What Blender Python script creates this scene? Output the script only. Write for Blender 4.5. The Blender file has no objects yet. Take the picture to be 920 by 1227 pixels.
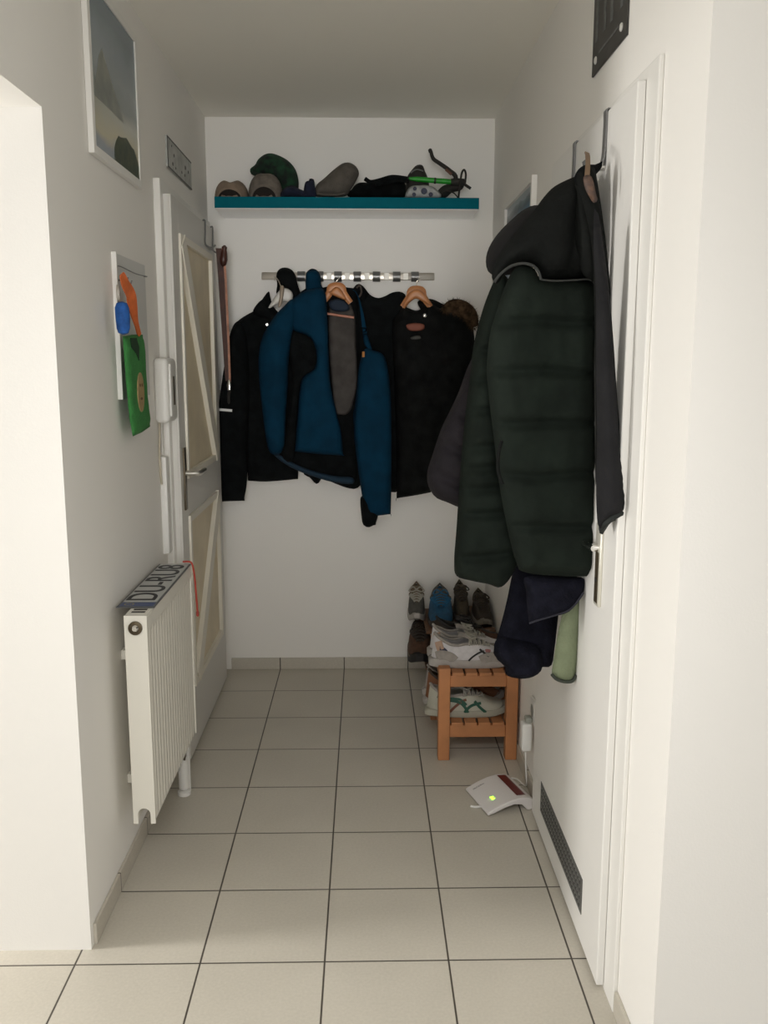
import bpy, bmesh, math, random
from mathutils import Vector, Matrix, noise
from mathutils.geometry import delaunay_2d_cdt
random.seed(7)
S = bpy.context.scene
C = S.collection
PI = math.pi

# ------------------------------------------------------------------ camera
F, PITCH, YAW, ROLL = 1071.51, 0.168876, 0.021428, 0.0015069
CAM = Vector((0.10075, -1.97169, 1.45075))
_f = Vector((math.sin(YAW)*math.cos(PITCH), math.cos(YAW)*math.cos(PITCH), -math.sin(PITCH)))
_r0 = Vector((math.cos(YAW), -math.sin(YAW), 0)); _u0 = _r0.cross(_f)
_r = _r0*math.cos(ROLL) + _u0*math.sin(ROLL); _u = _u0*math.cos(ROLL) - _r0*math.sin(ROLL)
cd = bpy.data.cameras.new('camera'); cam = bpy.data.objects.new('camera', cd); C.objects.link(cam)
cd.sensor_fit = 'VERTICAL'; cd.sensor_height = 24.0; cd.lens = F*24.0/1227.0; cd.clip_start = 0.02
M = Matrix((_r, _u, -_f)).transposed().to_4x4(); M.translation = CAM
cam.matrix_world = M
S.camera = cam
S.view_settings.view_transform = 'Standard'

def at(ax, val, u, v):
    """the point of the plane ax = val seen at a pixel of the photograph (measuring only)"""
    d = _f + _r*((u-460)/F) - _u*((v-613.5)/F)
    k = 'xyz'.index(ax)
    return CAM + d*((val-CAM[k])/d[k])

XL, XR, YB, ZC, YO, ZO = -0.583, 0.665, 2.107, 2.4756, 0.057, 1.978
T = 0.303

# ------------------------------------------------------------------ materials
MATS = {}
def mat(name, col, rough=0.6, metal=0.0, var=0.0, vscale=20, bump=0.0, bscale=60, spec=0.5, emit=None, sheen=0.0, col2=None, detail=4):
    if name in MATS: return MATS[name]
    m = bpy.data.materials.new(name); m.use_nodes = True; nt = m.node_tree; N = nt.nodes; L = nt.links
    b = N['Principled BSDF']
    b.inputs['Base Color'].default_value = (*col, 1); b.inputs['Roughness'].default_value = rough
    b.inputs['Metallic'].default_value = metal; b.inputs['Specular IOR Level'].default_value = spec
    if sheen: b.inputs['Sheen Weight'].default_value = sheen
    tc = N.new('ShaderNodeTexCoord')
    if var or col2:
        n = N.new('ShaderNodeTexNoise'); n.inputs['Scale'].default_value = vscale; n.inputs['Detail'].default_value = detail
        L.new(tc.outputs['Object'], n.inputs['Vector'])
        r = N.new('ShaderNodeValToRGB')
        c2 = col2 if col2 else tuple(min(1, c*(1+var)) for c in col); c1 = col if col2 else tuple(c*(1-var) for c in col)
        r.color_ramp.elements[0].position = 0.35; r.color_ramp.elements[1].position = 0.65
        r.color_ramp.elements[0].color = (*c1, 1); r.color_ramp.elements[1].color = (*c2, 1)
        L.new(n.outputs['Fac'], r.inputs['Fac']); L.new(r.outputs['Color'], b.inputs['Base Color'])
    if bump:
        n2 = N.new('ShaderNodeTexNoise'); n2.inputs['Scale'].default_value = bscale; n2.inputs['Detail'].default_value = 5
        L.new(tc.outputs['Object'], n2.inputs['Vector'])
        bp = N.new('ShaderNodeBump'); bp.inputs['Strength'].default_value = bump; bp.inputs['Distance'].default_value = 0.01
        L.new(n2.outputs['Fac'], bp.inputs['Height']); L.new(bp.outputs['Normal'], b.inputs['Normal'])
    if emit:
        b.inputs['Emission Color'].default_value = (*emit[0], 1); b.inputs['Emission Strength'].default_value = emit[1]
    MATS[name] = m
    return m

def tile_mat(name, axes):
    """grey glazed tiles with dark joints; axes = [(axis index, period, offset), ...] in metres"""
    m = bpy.data.materials.new(name); m.use_nodes = True; nt = m.node_tree; N = nt.nodes; L = nt.links
    b = N['Principled BSDF']; b.inputs['Roughness'].default_value = 0.42; b.inputs['Specular IOR Level'].default_value = 0.35
    tc = N.new('ShaderNodeTexCoord'); sp = N.new('ShaderNodeSeparateXYZ'); L.new(tc.outputs['Object'], sp.inputs[0])
    dist = None
    for k, per, off in axes:
        a = N.new('ShaderNodeMath'); a.operation = 'ADD'; a.inputs[1].default_value = -off; L.new(sp.outputs[k], a.inputs[0])
        p = N.new('ShaderNodeMath'); p.operation = 'PINGPONG'; p.inputs[1].default_value = per/2; L.new(a.outputs[0], p.inputs[0])
        if dist is None: dist = p
        else:
            q = N.new('ShaderNodeMath'); q.operation = 'MINIMUM'; L.new(dist.outputs[0], q.inputs[0]); L.new(p.outputs[0], q.inputs[1]); dist = q
    mr = N.new('ShaderNodeMapRange'); mr.inputs['From Min'].default_value = 0.0012; mr.inputs['From Max'].default_value = 0.0030
    L.new(dist.outputs[0], mr.inputs['Value'])
    n = N.new('ShaderNodeTexNoise'); n.inputs['Scale'].default_value = 140; n.inputs['Detail'].default_value = 6; L.new(tc.outputs['Object'], n.inputs['Vector'])
    n3 = N.new('ShaderNodeTexNoise'); n3.inputs['Scale'].default_value = 3.0; L.new(tc.outputs['Object'], n3.inputs['Vector'])
    mixn = N.new('ShaderNodeMath'); mixn.operation = 'ADD'; L.new(n.outputs['Fac'], mixn.inputs[0]); L.new(n3.outputs['Fac'], mixn.inputs[1])
    r = N.new('ShaderNodeValToRGB'); r.color_ramp.elements[0].position = 0.3; r.color_ramp.elements[1].position = 0.75
    hv = N.new('ShaderNodeMath'); hv.operation = 'MULTIPLY'; hv.inputs[1].default_value = 0.5; L.new(mixn.outputs[0], hv.inputs[0])
    r.color_ramp.elements[0].color = (0.47, 0.44, 0.38, 1); r.color_ramp.elements[1].color = (0.58, 0.545, 0.475, 1)
    L.new(hv.outputs[0], r.inputs['Fac'])
    mx = N.new('ShaderNodeMix'); mx.data_type = 'RGBA'; mx.inputs['A'].default_value = (0.06, 0.052, 0.042, 1)
    L.new(mr.outputs['Result'], mx.inputs['Factor']); L.new(r.outputs['Color'], mx.inputs['B'])
    L.new(mx.outputs['Result'], b.inputs['Base Color'])
    bp = N.new('ShaderNodeBump'); bp.inputs['Strength'].default_value = 0.6; bp.inputs['Distance'].default_value = 0.002
    L.new(mr.outputs['Result'], bp.inputs['Height']); L.new(bp.outputs['Normal'], b.inputs['Normal'])
    return m

M_WALL = mat('wall_paint', (0.855, 0.84, 0.81), 0.9, bump=0.05, bscale=220, spec=0.2)
M_CEIL = mat('ceiling_paint', (0.90, 0.885, 0.83), 0.95, bump=0.05, bscale=160, spec=0.1)
M_FLOOR = tile_mat('floor_tile', [(0, T, 0), (1, T, 0)])
M_SKX = tile_mat('skirting_tile_x', [(0, T, 0)])
M_SKY = tile_mat('skirting_tile_y', [(1, T, 0)])
M_TRIM = mat('door_lacquer', (0.80, 0.79, 0.76), 0.45, spec=0.4)
M_DOORW = mat('white_door', (0.80, 0.79, 0.765), 0.42, spec=0.4)
M_DOORG = mat('old_door_paint', (0.66, 0.65, 0.62), 0.5, spec=0.4)
M_PANEL = mat('cream_panel', (0.74, 0.65, 0.48), 0.6, var=0.06, vscale=8)
M_MOULD = mat('cream_moulding', (0.78, 0.745, 0.66), 0.5)
M_RAD = mat('radiator_enamel', (0.76, 0.74, 0.67), 0.4, spec=0.4)
M_STEEL = mat('brushed_steel', (0.62, 0.58, 0.52), 0.32, metal=1.0, bump=0.05, bscale=300)
M_CHROME = mat('chrome', (0.8, 0.79, 0.77), 0.15, metal=1.0)
M_IRON = mat('grey_metal', (0.22, 0.22, 0.22), 0.4, metal=0.8)
M_DARK = mat('dark_gap', (0.02, 0.018, 0.015), 0.8)
M_BRASS = mat('dark_brass', (0.12, 0.095, 0.06), 0.35, metal=0.6)
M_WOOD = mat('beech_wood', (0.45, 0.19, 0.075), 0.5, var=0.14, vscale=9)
M_HANG = mat('hanger_wood', (0.48, 0.20, 0.075), 0.4, var=0.12, vscale=20)
M_TEAL = mat('teal_lacquer', (0.001, 0.118, 0.160), 0.6, var=0.04, vscale=30, spec=0.05)
M_WHITEP = mat('white_plastic', (0.78, 0.775, 0.75), 0.4)
M_BLACK = mat('black_fabric', (0.0045, 0.0055, 0.006), 0.95, var=0.35, vscale=25, bump=0.25, bscale=120, spec=0.12)
M_BLACK2 = mat('black_down_fabric', (0.0055, 0.006, 0.006), 0.9, var=0.4, vscale=18, bump=0.4, bscale=50, spec=0.12)
M_BLUE = mat('blue_shell_fabric', (0.0012, 0.027, 0.058), 0.85, var=0.16, vscale=14, bump=0.2, bscale=90, spec=0.12)
M_NAVY = mat('navy_fleece', (0.0075, 0.0078, 0.0135), 0.95, var=0.3, vscale=30, bump=0.3, bscale=180, spec=0.1)
M_LINING = mat('grey_lining', (0.062, 0.056, 0.052), 0.85, var=0.2, vscale=16, bump=0.3, bscale=60, spec=0.2)
M_GREEN = mat('dark_green_quilt', (0.0085, 0.0125, 0.0095), 0.85, var=0.25, vscale=10, bump=0.25, bscale=45, spec=0.12)
M_HOOD = mat('charcoal_quilt', (0.0078, 0.0086, 0.0080), 0.9, var=0.2, vscale=12, bump=0.25, bscale=60, spec=0.1)
M_PURP = mat('aubergine_quilt', (0.0120, 0.0098, 0.0128), 0.85, var=0.2, vscale=12, bump=0.3, bscale=50, spec=0.3)
M_GREYJ = mat('charcoal_softshell', (0.0125, 0.0125, 0.0138), 0.9, var=0.15, vscale=14, bump=0.2, bscale=80, spec=0.2)
M_PIPE = mat('grey_piping', (0.026, 0.028, 0.026), 0.8)
M_MINT = mat('pale_green_fleece', (0.185, 0.215, 0.135), 0.95, var=0.08, vscale=25, bump=0.3, bscale=150, spec=0.1)
M_FUR = mat('brown_fur', (0.055, 0.034, 0.019), 0.95, var=0.6, vscale=45, spec=0.1)

# ------------------------------------------------------------------ object helpers
def wmat(o):
    m = o.matrix_basis.copy()
    while o.parent: o = o.parent; m = o.matrix_basis @ m
    return m
def obj(name, bm, m, parent=None, world=True, smooth=True, kind=None, label=None, autos=None, sharp=True):
    """link a bmesh as one mesh object; world=True: its vertices are in world metres"""
    if parent is not None and world: bm.transform(wmat(parent).inverted())
    bmesh.ops.recalc_face_normals(bm, faces=bm.faces) if autos != 'raw' else None
    me = bpy.data.meshes.new(name); 
    if smooth:
        for f in bm.faces: f.smooth = True
        for e in bm.edges:
            if sharp and len(e.link_faces) == 2 and e.calc_face_angle(0) > math.radians(38): e.smooth = False
    bm.to_mesh(me); bm.free()
    for k in (m if isinstance(m, (list, tuple)) else [m]): me.materials.append(k)
    o = bpy.data.objects.new(name, me); C.objects.link(o); o.parent = parent
    if kind: o['kind'] = kind
    if label: o['label'] = label
    return o
def thing(name, label, cat, loc=(0, 0, 0), rz=0, group=None, rot=None):
    o = bpy.data.objects.new(name, None); C.objects.link(o); o.location = loc
    o.rotation_euler = rot if rot else (0, 0, rz); o.empty_display_size = 0.05
    return tag(o, label, cat, group)
def tag(o, label, cat, group=None):
    o['label'] = label; o['category'] = cat
    if group: o['group'] = group
    return o
def B(): return bmesh.new()
def box(bm, x0, x1, y0, y1, z0, z1, bev=0.0, seg=2, mi=0):
    r = bmesh.ops.create_cube(bm, size=1); vs = r['verts']
    for v in vs: v.co = Vector(((x0+x1)/2+v.co.x*(x1-x0), (y0+y1)/2+v.co.y*(y1-y0), (z0+z1)/2+v.co.z*(z1-z0)))
    if bev:
        es = list({e for v in vs for e in v.link_edges})
        bmesh.ops.bevel(bm, geom=es, offset=bev, segments=seg, affect='EDGES', profile=0.5)
    return bm
def bx(*a, **k): return box(B(), *a, **k)
def smooth_path(pts, n=6, closed=False):
    P = [Vector(p) for p in pts]; out = []; m = len(P)
    rng = range(m) if closed else range(m-1)
    for i in rng:
        if closed: a, b, c, d = P[(i-1) % m], P[i], P[(i+1) % m], P[(i+2) % m]
        else: a, b, c, d = P[max(i-1, 0)], P[i], P[i+1], P[min(i+2, m-1)]
        for k in range(n):
            t = k/n
            out.append(0.5*((2*b) + (c-a)*t + (2*a-5*b+4*c-d)*t*t + (3*b-a-3*c+d)*t*t*t))
    if not closed: out.append(P[-1])
    return out
def tube(bm, pts, r, seg=8, caps=True, closed=False, flat=None):
    """round (or flat=(a,b) elliptical) tube along points; r a number or a list"""
    P = [Vector(p) for p in pts]; n = len(P); rings = []
    prev = None
    for i, p in enumerate(P):
        if closed: t = P[(i+1) % n]-P[i-1]
        else: t = P[min(i+1, n-1)]-P[max(i-1, 0)]
        t.normalize()
        if prev is None:
            ref = Vector((0, 0, 1)) if abs(t.z) < 0.9 else Vector((1, 0, 0))
            a = t.cross(ref).normalized()
        else:
            a = (prev - t*prev.dot(t)).normalized()
        prev = a; b = t.cross(a)
        rr = r[i] if isinstance(r, (list, tuple)) else r
        fa, fb = flat if flat else (1, 1)
        rings.append([bm.verts.new(p + a*(math.cos(2*PI*k/seg)*rr*fa) + b*(math.sin(2*PI*k/seg)*rr*fb)) for k in range(seg)])
    for i in range(n if closed else n-1):
        A, Bq = rings[i], rings[(i+1) % n]
        for k in range(seg): bm.faces.new((A[k], A[(k+1) % seg], Bq[(k+1) % seg], Bq[k]))
    if caps and not closed: bm.faces.new(list(reversed(rings[0]))); bm.faces.new(rings[-1])
    return bm
def ribbon(bm, pts, normals, width, th=0.0015):
    """flat strap along points, with a normal for each"""
    P = [Vector(p) for p in pts]; n = len(P); rows = []
    for i, p in enumerate(P):
        t = (P[min(i+1, n-1)]-P[max(i-1, 0)]).normalized(); nn = Vector(normals[i] if isinstance(normals, list) else normals)
        s = t.cross(nn).normalized(); nn = s.cross(t).normalized(); w = width[i] if isinstance(width, list) else width
        rows.append([bm.verts.new(p + s*w/2 + nn*th/2), bm.verts.new(p - s*w/2 + nn*th/2), bm.verts.new(p - s*w/2 - nn*th/2), bm.verts.new(p + s*w/2 - nn*th/2)])
    for i in range(n-1):
        for k in range(4): bm.faces.new((rows[i][k], rows[i][(k+1) % 4], rows[i+1][(k+1) % 4], rows[i+1][k]))
    bm.faces.new(rows[0]); bm.faces.new(list(reversed(rows[-1])))
    return bm
def lathe(bm, prof, axis_o, axis_d, seg=20):
    """prof = [(radius, height)]"""
    d = Vector(axis_d).normalized(); ref = Vector((0, 0, 1)) if abs(d.z) < 0.9 else Vector((1, 0, 0))
    a = d.cross(ref).normalized(); b = d.cross(a); o = Vector(axis_o); rings = []
    for r, h in prof: rings.append([bm.verts.new(o + d*h + (a*math.cos(2*PI*k/seg)+b*math.sin(2*PI*k/seg))*max(r, 1e-4)) for k in range(seg)])
    for i in range(len(rings)-1):
        for k in range(seg): bm.faces.new((rings[i][k], rings[i][(k+1) % seg], rings[i+1][(k+1) % seg], rings[i+1][k]))
    bm.faces.new(rings[0]); bm.faces.new(rings[-1])
    return bm
def prism(bm, pts, depth):
    """polygon of 3D points extruded by a vector"""
    vs = [bm.verts.new(p) for p in pts]; f = bm.faces.new(vs)
    r = bmesh.ops.extrude_face_region(bm, geom=[f]); 
    bmesh.ops.translate(bm, verts=[v for v in r['geom'] if isinstance(v, bmesh.types.BMVert)], vec=depth)
    return bm
def inside(poly, x, y):
    c = False; n = len(poly); j = n-1
    for i in range(n):
        xi, yi = poly[i]; xj, yj = poly[j]
        if (yi > y) != (yj > y) and x < (xj-xi)*(y-yi)/(yj-yi)+xi: c = not c
        j = i
    return c
def resample(poly, step, sm=True):
    P = smooth_path([(p[0], p[1], 0) for p in poly], 8, True) if sm else []
    if not sm:
        for i, p in enumerate(poly):
            q = poly[(i+1) % len(poly)]; k = max(1, int(math.dist(p[:2], q[:2])/step))
            for j in range(k): P.append(Vector((p[0]+(q[0]-p[0])*j/k, p[1]+(q[1]-p[1])*j/k, 0)))
        return [(p.x, p.y) for p in P]
    out = []; acc = 0
    last = P[0]; out.append((last.x, last.y))
    for p in P[1:]:
        if (p-last).length >= step: out.append((p.x, p.y)); last = p
    return out
def pillow(poly, to3, tf, tb, R, step=0.012, seam=None, fold=0.0, fscale=9.0, sm=True, seed=0, warp=None, stretch=(1, 0.35)):
    """a soft closed body from a silhouette: thickness rises from the rim; seams pinch it, folds ripple it"""
    bm = B(); con = resample(poly, step, sm); n = len(con)
    xs = [p[0] for p in con]; ys = [p[1] for p in con]
    pts = [Vector(p) for p in con]; gx = min(xs)
    segs = [(con[i], con[(i+1) % n]) for i in range(n)]
    def dist(x, y):
        best = 1e9
        for (ax, ay), (cx, cy) in segs:
            dx, dy = cx-ax, cy-ay; l = dx*dx+dy*dy
            t = max(0, min(1, ((x-ax)*dx+(y-ay)*dy)/l)) if l else 0
            d = (ax+dx*t-x)**2+(ay+dy*t-y)**2
            if d < best: best = d
        return math.sqrt(best)
    row = 0; y = min(ys)+step*0.5
    while y < max(ys):
        x = min(xs) + (step*0.5 if row % 2 else 0)
        while x < max(xs):
            if inside(con, x, y) and dist(x, y) > step*0.75: pts.append(Vector((x, y)))
            x += step
        y += step*0.87; row += 1
    V, E, Fc, _, _, _ = delaunay_2d_cdt(pts, [(i, (i+1) % n) for i in range(n)], [], 1, 1e-6)
    fr, bk = [], []
    for i, v in enumerate(V):
        d = dist(v.x, v.y); rim = d < step*0.3
        t = min(d/R, 1); prof = math.sqrt(max(0, 1-(1-t)**2))
        k = 1.0
        if seam: k = seam(v.x, v.y)
        fo = fold*noise.noise(Vector((v.x*fscale*stretch[0]+seed, v.y*fscale*stretch[1], seed*1.7))) + 0.4*fold*noise.noise(Vector((v.x*fscale*2.7+seed, v.y*fscale*1.3, 5+seed)))
        off = warp(v.x, v.y) if warp else 0
        if rim:
            q = bm.verts.new(to3(v.x, v.y, off)); fr.append(q); bk.append(q)
        else:
            fr.append(bm.verts.new(to3(v.x, v.y, off + prof*(tf*k+fo)))); bk.append(bm.verts.new(to3(v.x, v.y, off - prof*tb)))
    for f in Fc:
        a = [fr[i] for i in f]; b = [bk[i] for i in reversed(f)]
        try: bm.faces.new(a)
        except ValueError: pass
        try: bm.faces.new(b)
        except ValueError: pass
    rimv = set(v for a, b in zip(fr, bk) if a is b for v in (a,))
    for _ in range(2): bmesh.ops.smooth_vert(bm, verts=[v for v in bm.verts if v not in rimv], factor=0.5, use_axis_x=True, use_axis_y=True, use_axis_z=True)
    return bm
def XZ(y0): return lambda u, v, n: Vector((u, y0-n, v))
def YZ(x0, s=-1): return lambda u, v, n: Vector((x0+s*n, u, v))
def pxz(y0, pts):
    out = []
    for p in pts:
        q = at('y', y0, p[0], p[1]); out += [(q.x, q.z)]*(2 if len(p) > 2 else 1)   # a third entry marks a sharp corner
    return out
def pyz(x0, pts):
    return [(at('x', x0, u, v).y, at('x', x0, u, v).z) for u, v in pts]
def loft(bm, levels, y0=None, seg=20, p=2.4, bump=None):
    """levels = [(centre, rx, ry)] horizontal superellipse rings, top to bottom"""
    rings = []
    for i, (c, rx, ry) in enumerate(levels):
        c = Vector(c); ring = []
        for k in range(seg):
            a = 2*PI*k/seg; ca, sa = math.cos(a), math.sin(a)
            q = Vector((math.copysign(abs(ca)**(2/p), ca)*rx, math.copysign(abs(sa)**(2/p), sa)*ry, 0))
            if bump: q *= bump(i, a)
            ring.append(bm.verts.new(c+q))
        rings.append(ring)
    for i in range(len(rings)-1):
        for k in range(seg): bm.faces.new((rings[i][k], rings[i][(k+1) % seg], rings[i+1][(k+1) % seg], rings[i+1][k]))
    bm.faces.new(rings[0]); bm.faces.new(list(reversed(rings[-1])))
    return bm
def loft_px(bm, rows, y0, ry, sub=5, wr=0.012, wf=14, **k):
    """rows = [(v, left u, right u)] of a hanging tube standing at depth y0"""
    L = []
    P = smooth_path([Vector(((at('y', y0, l, v).x), at('y', y0, r, v).x, at('y', y0, (l+r)/2, v).z)) for v, l, r in rows], sub)
    n = len(P)
    for i, q in enumerate(P):
        f = min(1, i/3+0.25, (n-1-i)/2+0.5)
        w = 1 + wr/0.1*noise.noise(Vector((q.z*wf, y0*7, 1)))
        L.append(((((q.x+q.y)/2), y0, q.z), abs(q.y-q.x)/2*w, ry*f*(1+0.1*noise.noise(Vector((q.z*wf, 3, 1))))))
    return loft(bm, L, **k)
def text_bm(s, size, depth=0.0006, font_space=1.0):
    cu = bpy.data.curves.new('t', 'FONT'); cu.body = s; cu.size = size; cu.extrude = depth; cu.align_x = 'CENTER'; cu.align_y = 'CENTER'; cu.space_character = font_space
    o = bpy.data.objects.new('t', cu); C.objects.link(o)
    dg = bpy.context.evaluated_depsgraph_get(); me = bpy.data.meshes.new_from_object(o.evaluated_get(dg))
    bm = B(); bm.from_mesh(me); bpy.data.meshes.remove(me); bpy.data.objects.remove(o); bpy.data.curves.remove(cu)
    return bm

# ------------------------------------------------------------------ the setting
XLL, YN = -3.2, -4.2
obj('floor', bx(XLL, 3.2, YN, YB+0.1, -0.1, 0), M_FLOOR, smooth=False, kind='structure')
obj('ceiling', bx(XLL, 3.2, YN, YB+0.1, ZC, ZC+0.1), M_CEIL, smooth=False, kind='structure')
obj('wall_back', bx(XL-0.3, XR+0.3, YB, YB+0.12, 0, ZC), M_WALL, smooth=False, kind='structure')
wl = B()
prism(wl, [(XL, YB, 0), (XL, YO, 0), (XL, YO, ZO), (XL, -2.6, ZO), (XL, -2.6, ZC), (XL, YB, ZC)], (-0.42, 0, 0))
obj('wall_left', wl, M_WALL, smooth=False, kind='structure')
obj('wall_right', bx(XR, XR+0.16, -0.42, YB, 0, ZC), M_WALL, smooth=False, kind='structure')
obj('wall_front_right', bx(XR+0.16, 3.2, -0.42, -0.30, 0, ZC), M_WALL, smooth=False, kind='structure')
obj('wall_front_left', bx(XLL, XL-0.42, YO, YO+0.12, 0, ZC), M_WALL, smooth=False, kind='structure')
SK = 0.056
obj('baseboard_back', bx(XL+0.05, XR, YB-0.009, YB, 0, SK, bev=0.002), M_SKX, smooth=False, kind='structure')
obj('baseboard_left', bx(XL, XL+0.009, YO+0.02, 1.06, 0, SK, bev=0.002), M_SKY, smooth=False, kind='structure')
obj('baseboard_right', bx(XR-0.009, XR, 0.74, YB-0.01, 0, SK, bev=0.002), M_SKY, smooth=False, kind='structure')
obj('baseboard_front', bx(XR-0.009, XR, -0.42, -0.188, 0, SK, bev=0.002), M_SKY, smooth=False, kind='structure')

# right door: casing, leaf, vent
def yz_frame(x0, x1, ya, yb, ztop, w, wt):
    bm = B(); s = 1
    prism(bm, [(x0, ya, 0), (x0, ya, ztop), (x0, yb, ztop), (x0, yb, 0), (x0, yb-w, 0), (x0, yb-w, ztop-wt), (x0, ya+w, ztop-wt), (x0, ya+w, 0)], (x1-x0, 0, 0))
    return bm
tr = yz_frame(0.655, XR, -0.186, 0.79, 2.018, 0.1, 0.06)
o = obj('trim_1', tr, M_TRIM, smooth=False, kind='structure')
b = o.modifiers.new('bevel', 'BEVEL'); b.width = 0.003; b.segments = 2
d2 = obj('door_2', bx(0.637, 0.6545, -0.112, 0.705, 0.012, 1.992, bev=0.003), M_DOORW, smooth=False, kind='structure')
# vent grille in the door
vr = obj('vent_frame', bx(0.6355, 0.637, 0.045, 0.57, 0.088, 0.182), mat('vent_grey', (0.13, 0.13, 0.125), 0.5, metal=0.4), d2, smooth=False)
vb = B()
for i in range(26):
    for j in range(4):
        y = 0.062+i*0.0192; z = 0.098+j*0.0205
        box(vb, 0.6350, 0.6356, y, y+0.013, z, z+0.012)
obj('vent_slots', vb, mat('vent_slot', (0.035, 0.035, 0.034), 0.7), vr, smooth=False)
vb = B()
for i in range(26):
    for j in range(4):
        y = 0.062+i*0.0192; z = 0.098+j*0.0205
        box(vb, 0.6342, 0.6351, y+0.001, y+0.012, z+0.0095, z+0.012)
obj('vent_louvre', vb, mat('vent_louvre', (0.34, 0.34, 0.33), 0.4, metal=0.5), vr, smooth=False)
hp = obj('door_handle', bx(0.629, 0.637, -0.012, 0.028, 0.895, 1.085, bev=0.002), mat('handle_plate', (0.70, 0.68, 0.60), 0.3, metal=0.35), d2)
hb = B(); lathe(hb, [(0.009, 0), (0.009, 0.014)], (0.629, 0.008, 1.03), (-1, 0, 0), 14)
tube(hb, smooth_path([(0.618, 0.000, 1.03), (0.613, 0.02, 1.03), (0.612, 0.05, 1.03), (0.613, 0.075, 1.028)], 5), 0.0075, 10)
obj('lever', hb, M_CHROME, hp)
obj('plate_face', bx(0.6284, 0.629, -0.006, 0.022, 0.902, 1.02), M_BRASS, hp, smooth=False)
kb = B(); lathe(kb, [(0.006, 0), (0.006, 0.002)], (0.6284, 0.008, 0.955), (-1, 0, 0), 12)
obj('keyhole', kb, M_DARK, hp)

# left door: casing, leaf with cream braced panels
tr = yz_frame(XL, -0.560, 1.07, 2.02, 2.029, 0.075, 0.05)
o = obj('trim_2', tr, M_TRIM, smooth=False, kind='structure')
b = o.modifiers.new('bevel', 'BEVEL'); b.width = 0.003; b.segments = 2
FX = -0.535
d1 = obj('door_1', bx(-0.5595, FX-0.008, 1.108, 1.965, 0.012, 1.986), M_DOORG, smooth=False, kind='structure')
PY0, PY1 = 1.215, 1.865
ZB, ZM0, ZM1, ZT = 0.25, 0.895, 1.03, 1.875
sb = B()
for a in ((1.108, PY0, 0.012, 1.986), (PY1, 1.965, 0.012, 1.986), (PY0, PY1, 0.012, ZB), (PY0, PY1, ZM0, ZM1), (PY0, PY1, ZT, 1.986)):
    box(sb, FX-0.0079, FX, a[0], a[1], a[2], a[3], bev=0.0008, seg=1)
obj('door_rails', sb, M_DOORG, d1, smooth=False)
obj('panel', bx(FX-0.0079, FX-0.006, PY0, PY1, ZM1, ZT), M_PANEL, d1, smooth=False, label='cream upper door panel')
obj('panel', bx(FX-0.0079, FX-0.006, PY0, PY1, ZB, ZM0), M_PANEL, d1, smooth=False, label='cream lower door panel')
def mould(p, q, w=0.028, t=0.016):
    """raised bar on the door face between two (y, z) points"""
    p, q = Vector(p), Vector(q); d = (q-p).normalized(); n = Vector((-d.y, d.x))*w/2
    bm = B(); prism(bm, [(FX-0.006, *(p+n)), (FX-0.006, *(q+n)), (FX-0.006, *(q-n)), (FX-0.006, *(p-n))], (t, 0, 0)); return bm
for z0, z1, dg in ((ZM1, ZT, (1, 0)), (ZB, ZM0, (0, 1))):
    e = 0.012
    fm = B()
    for p, q in (((PY0+e, z0), (PY0+e, z1)), ((PY1-e, z0), (PY1-e, z1)), ((PY0+0.025, z0+e), (PY1-0.025, z0+e)), ((PY0+0.025, z1-e), (PY1-0.025, z1-e))):
        t_ = mould(p, q, 0.024, 0.014); me = bpy.data.meshes.new('x'); t_.to_mesh(me); fm.from_mesh(me); t_.free(); bpy.data.meshes.remove(me)
    obj('moulding', fm, M_MOULD, d1, smooth=False)
    if dg[0]: obj('brace', mould((PY0+0.03, z1-0.02), (PY1-0.02, z0+0.02), 0.075, 0.018), M_MOULD, d1, smooth=False)
    else: obj('brace', mould((PY1-0.02, z1-0.02), (PY0+0.05, z0+0.02), 0.075, 0.018), M_MOULD, d1, smooth=False)
hp = obj('door_handle', bx(FX, FX+0.006, 1.150, 1.186, 0.925, 1.145, bev=0.002), M_BRASS, d1)
hb = B(); lathe(hb, [(0.009, 0), (0.009, 0.045)], (FX+0.006, 1.168, 1.055), (1, 0, 0), 14)
tube(hb, smooth_path([(FX+0.048, 1.16, 1.055), (FX+0.053, 1.18, 1.055), (FX+0.052, 1.22, 1.055), (FX+0.05, 1.285, 1.053)], 5), 0.009, 10)
obj('lever', hb, mat('handle_alloy', (0.72, 0.70, 0.64), 0.3, metal=0.9), hp)

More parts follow.
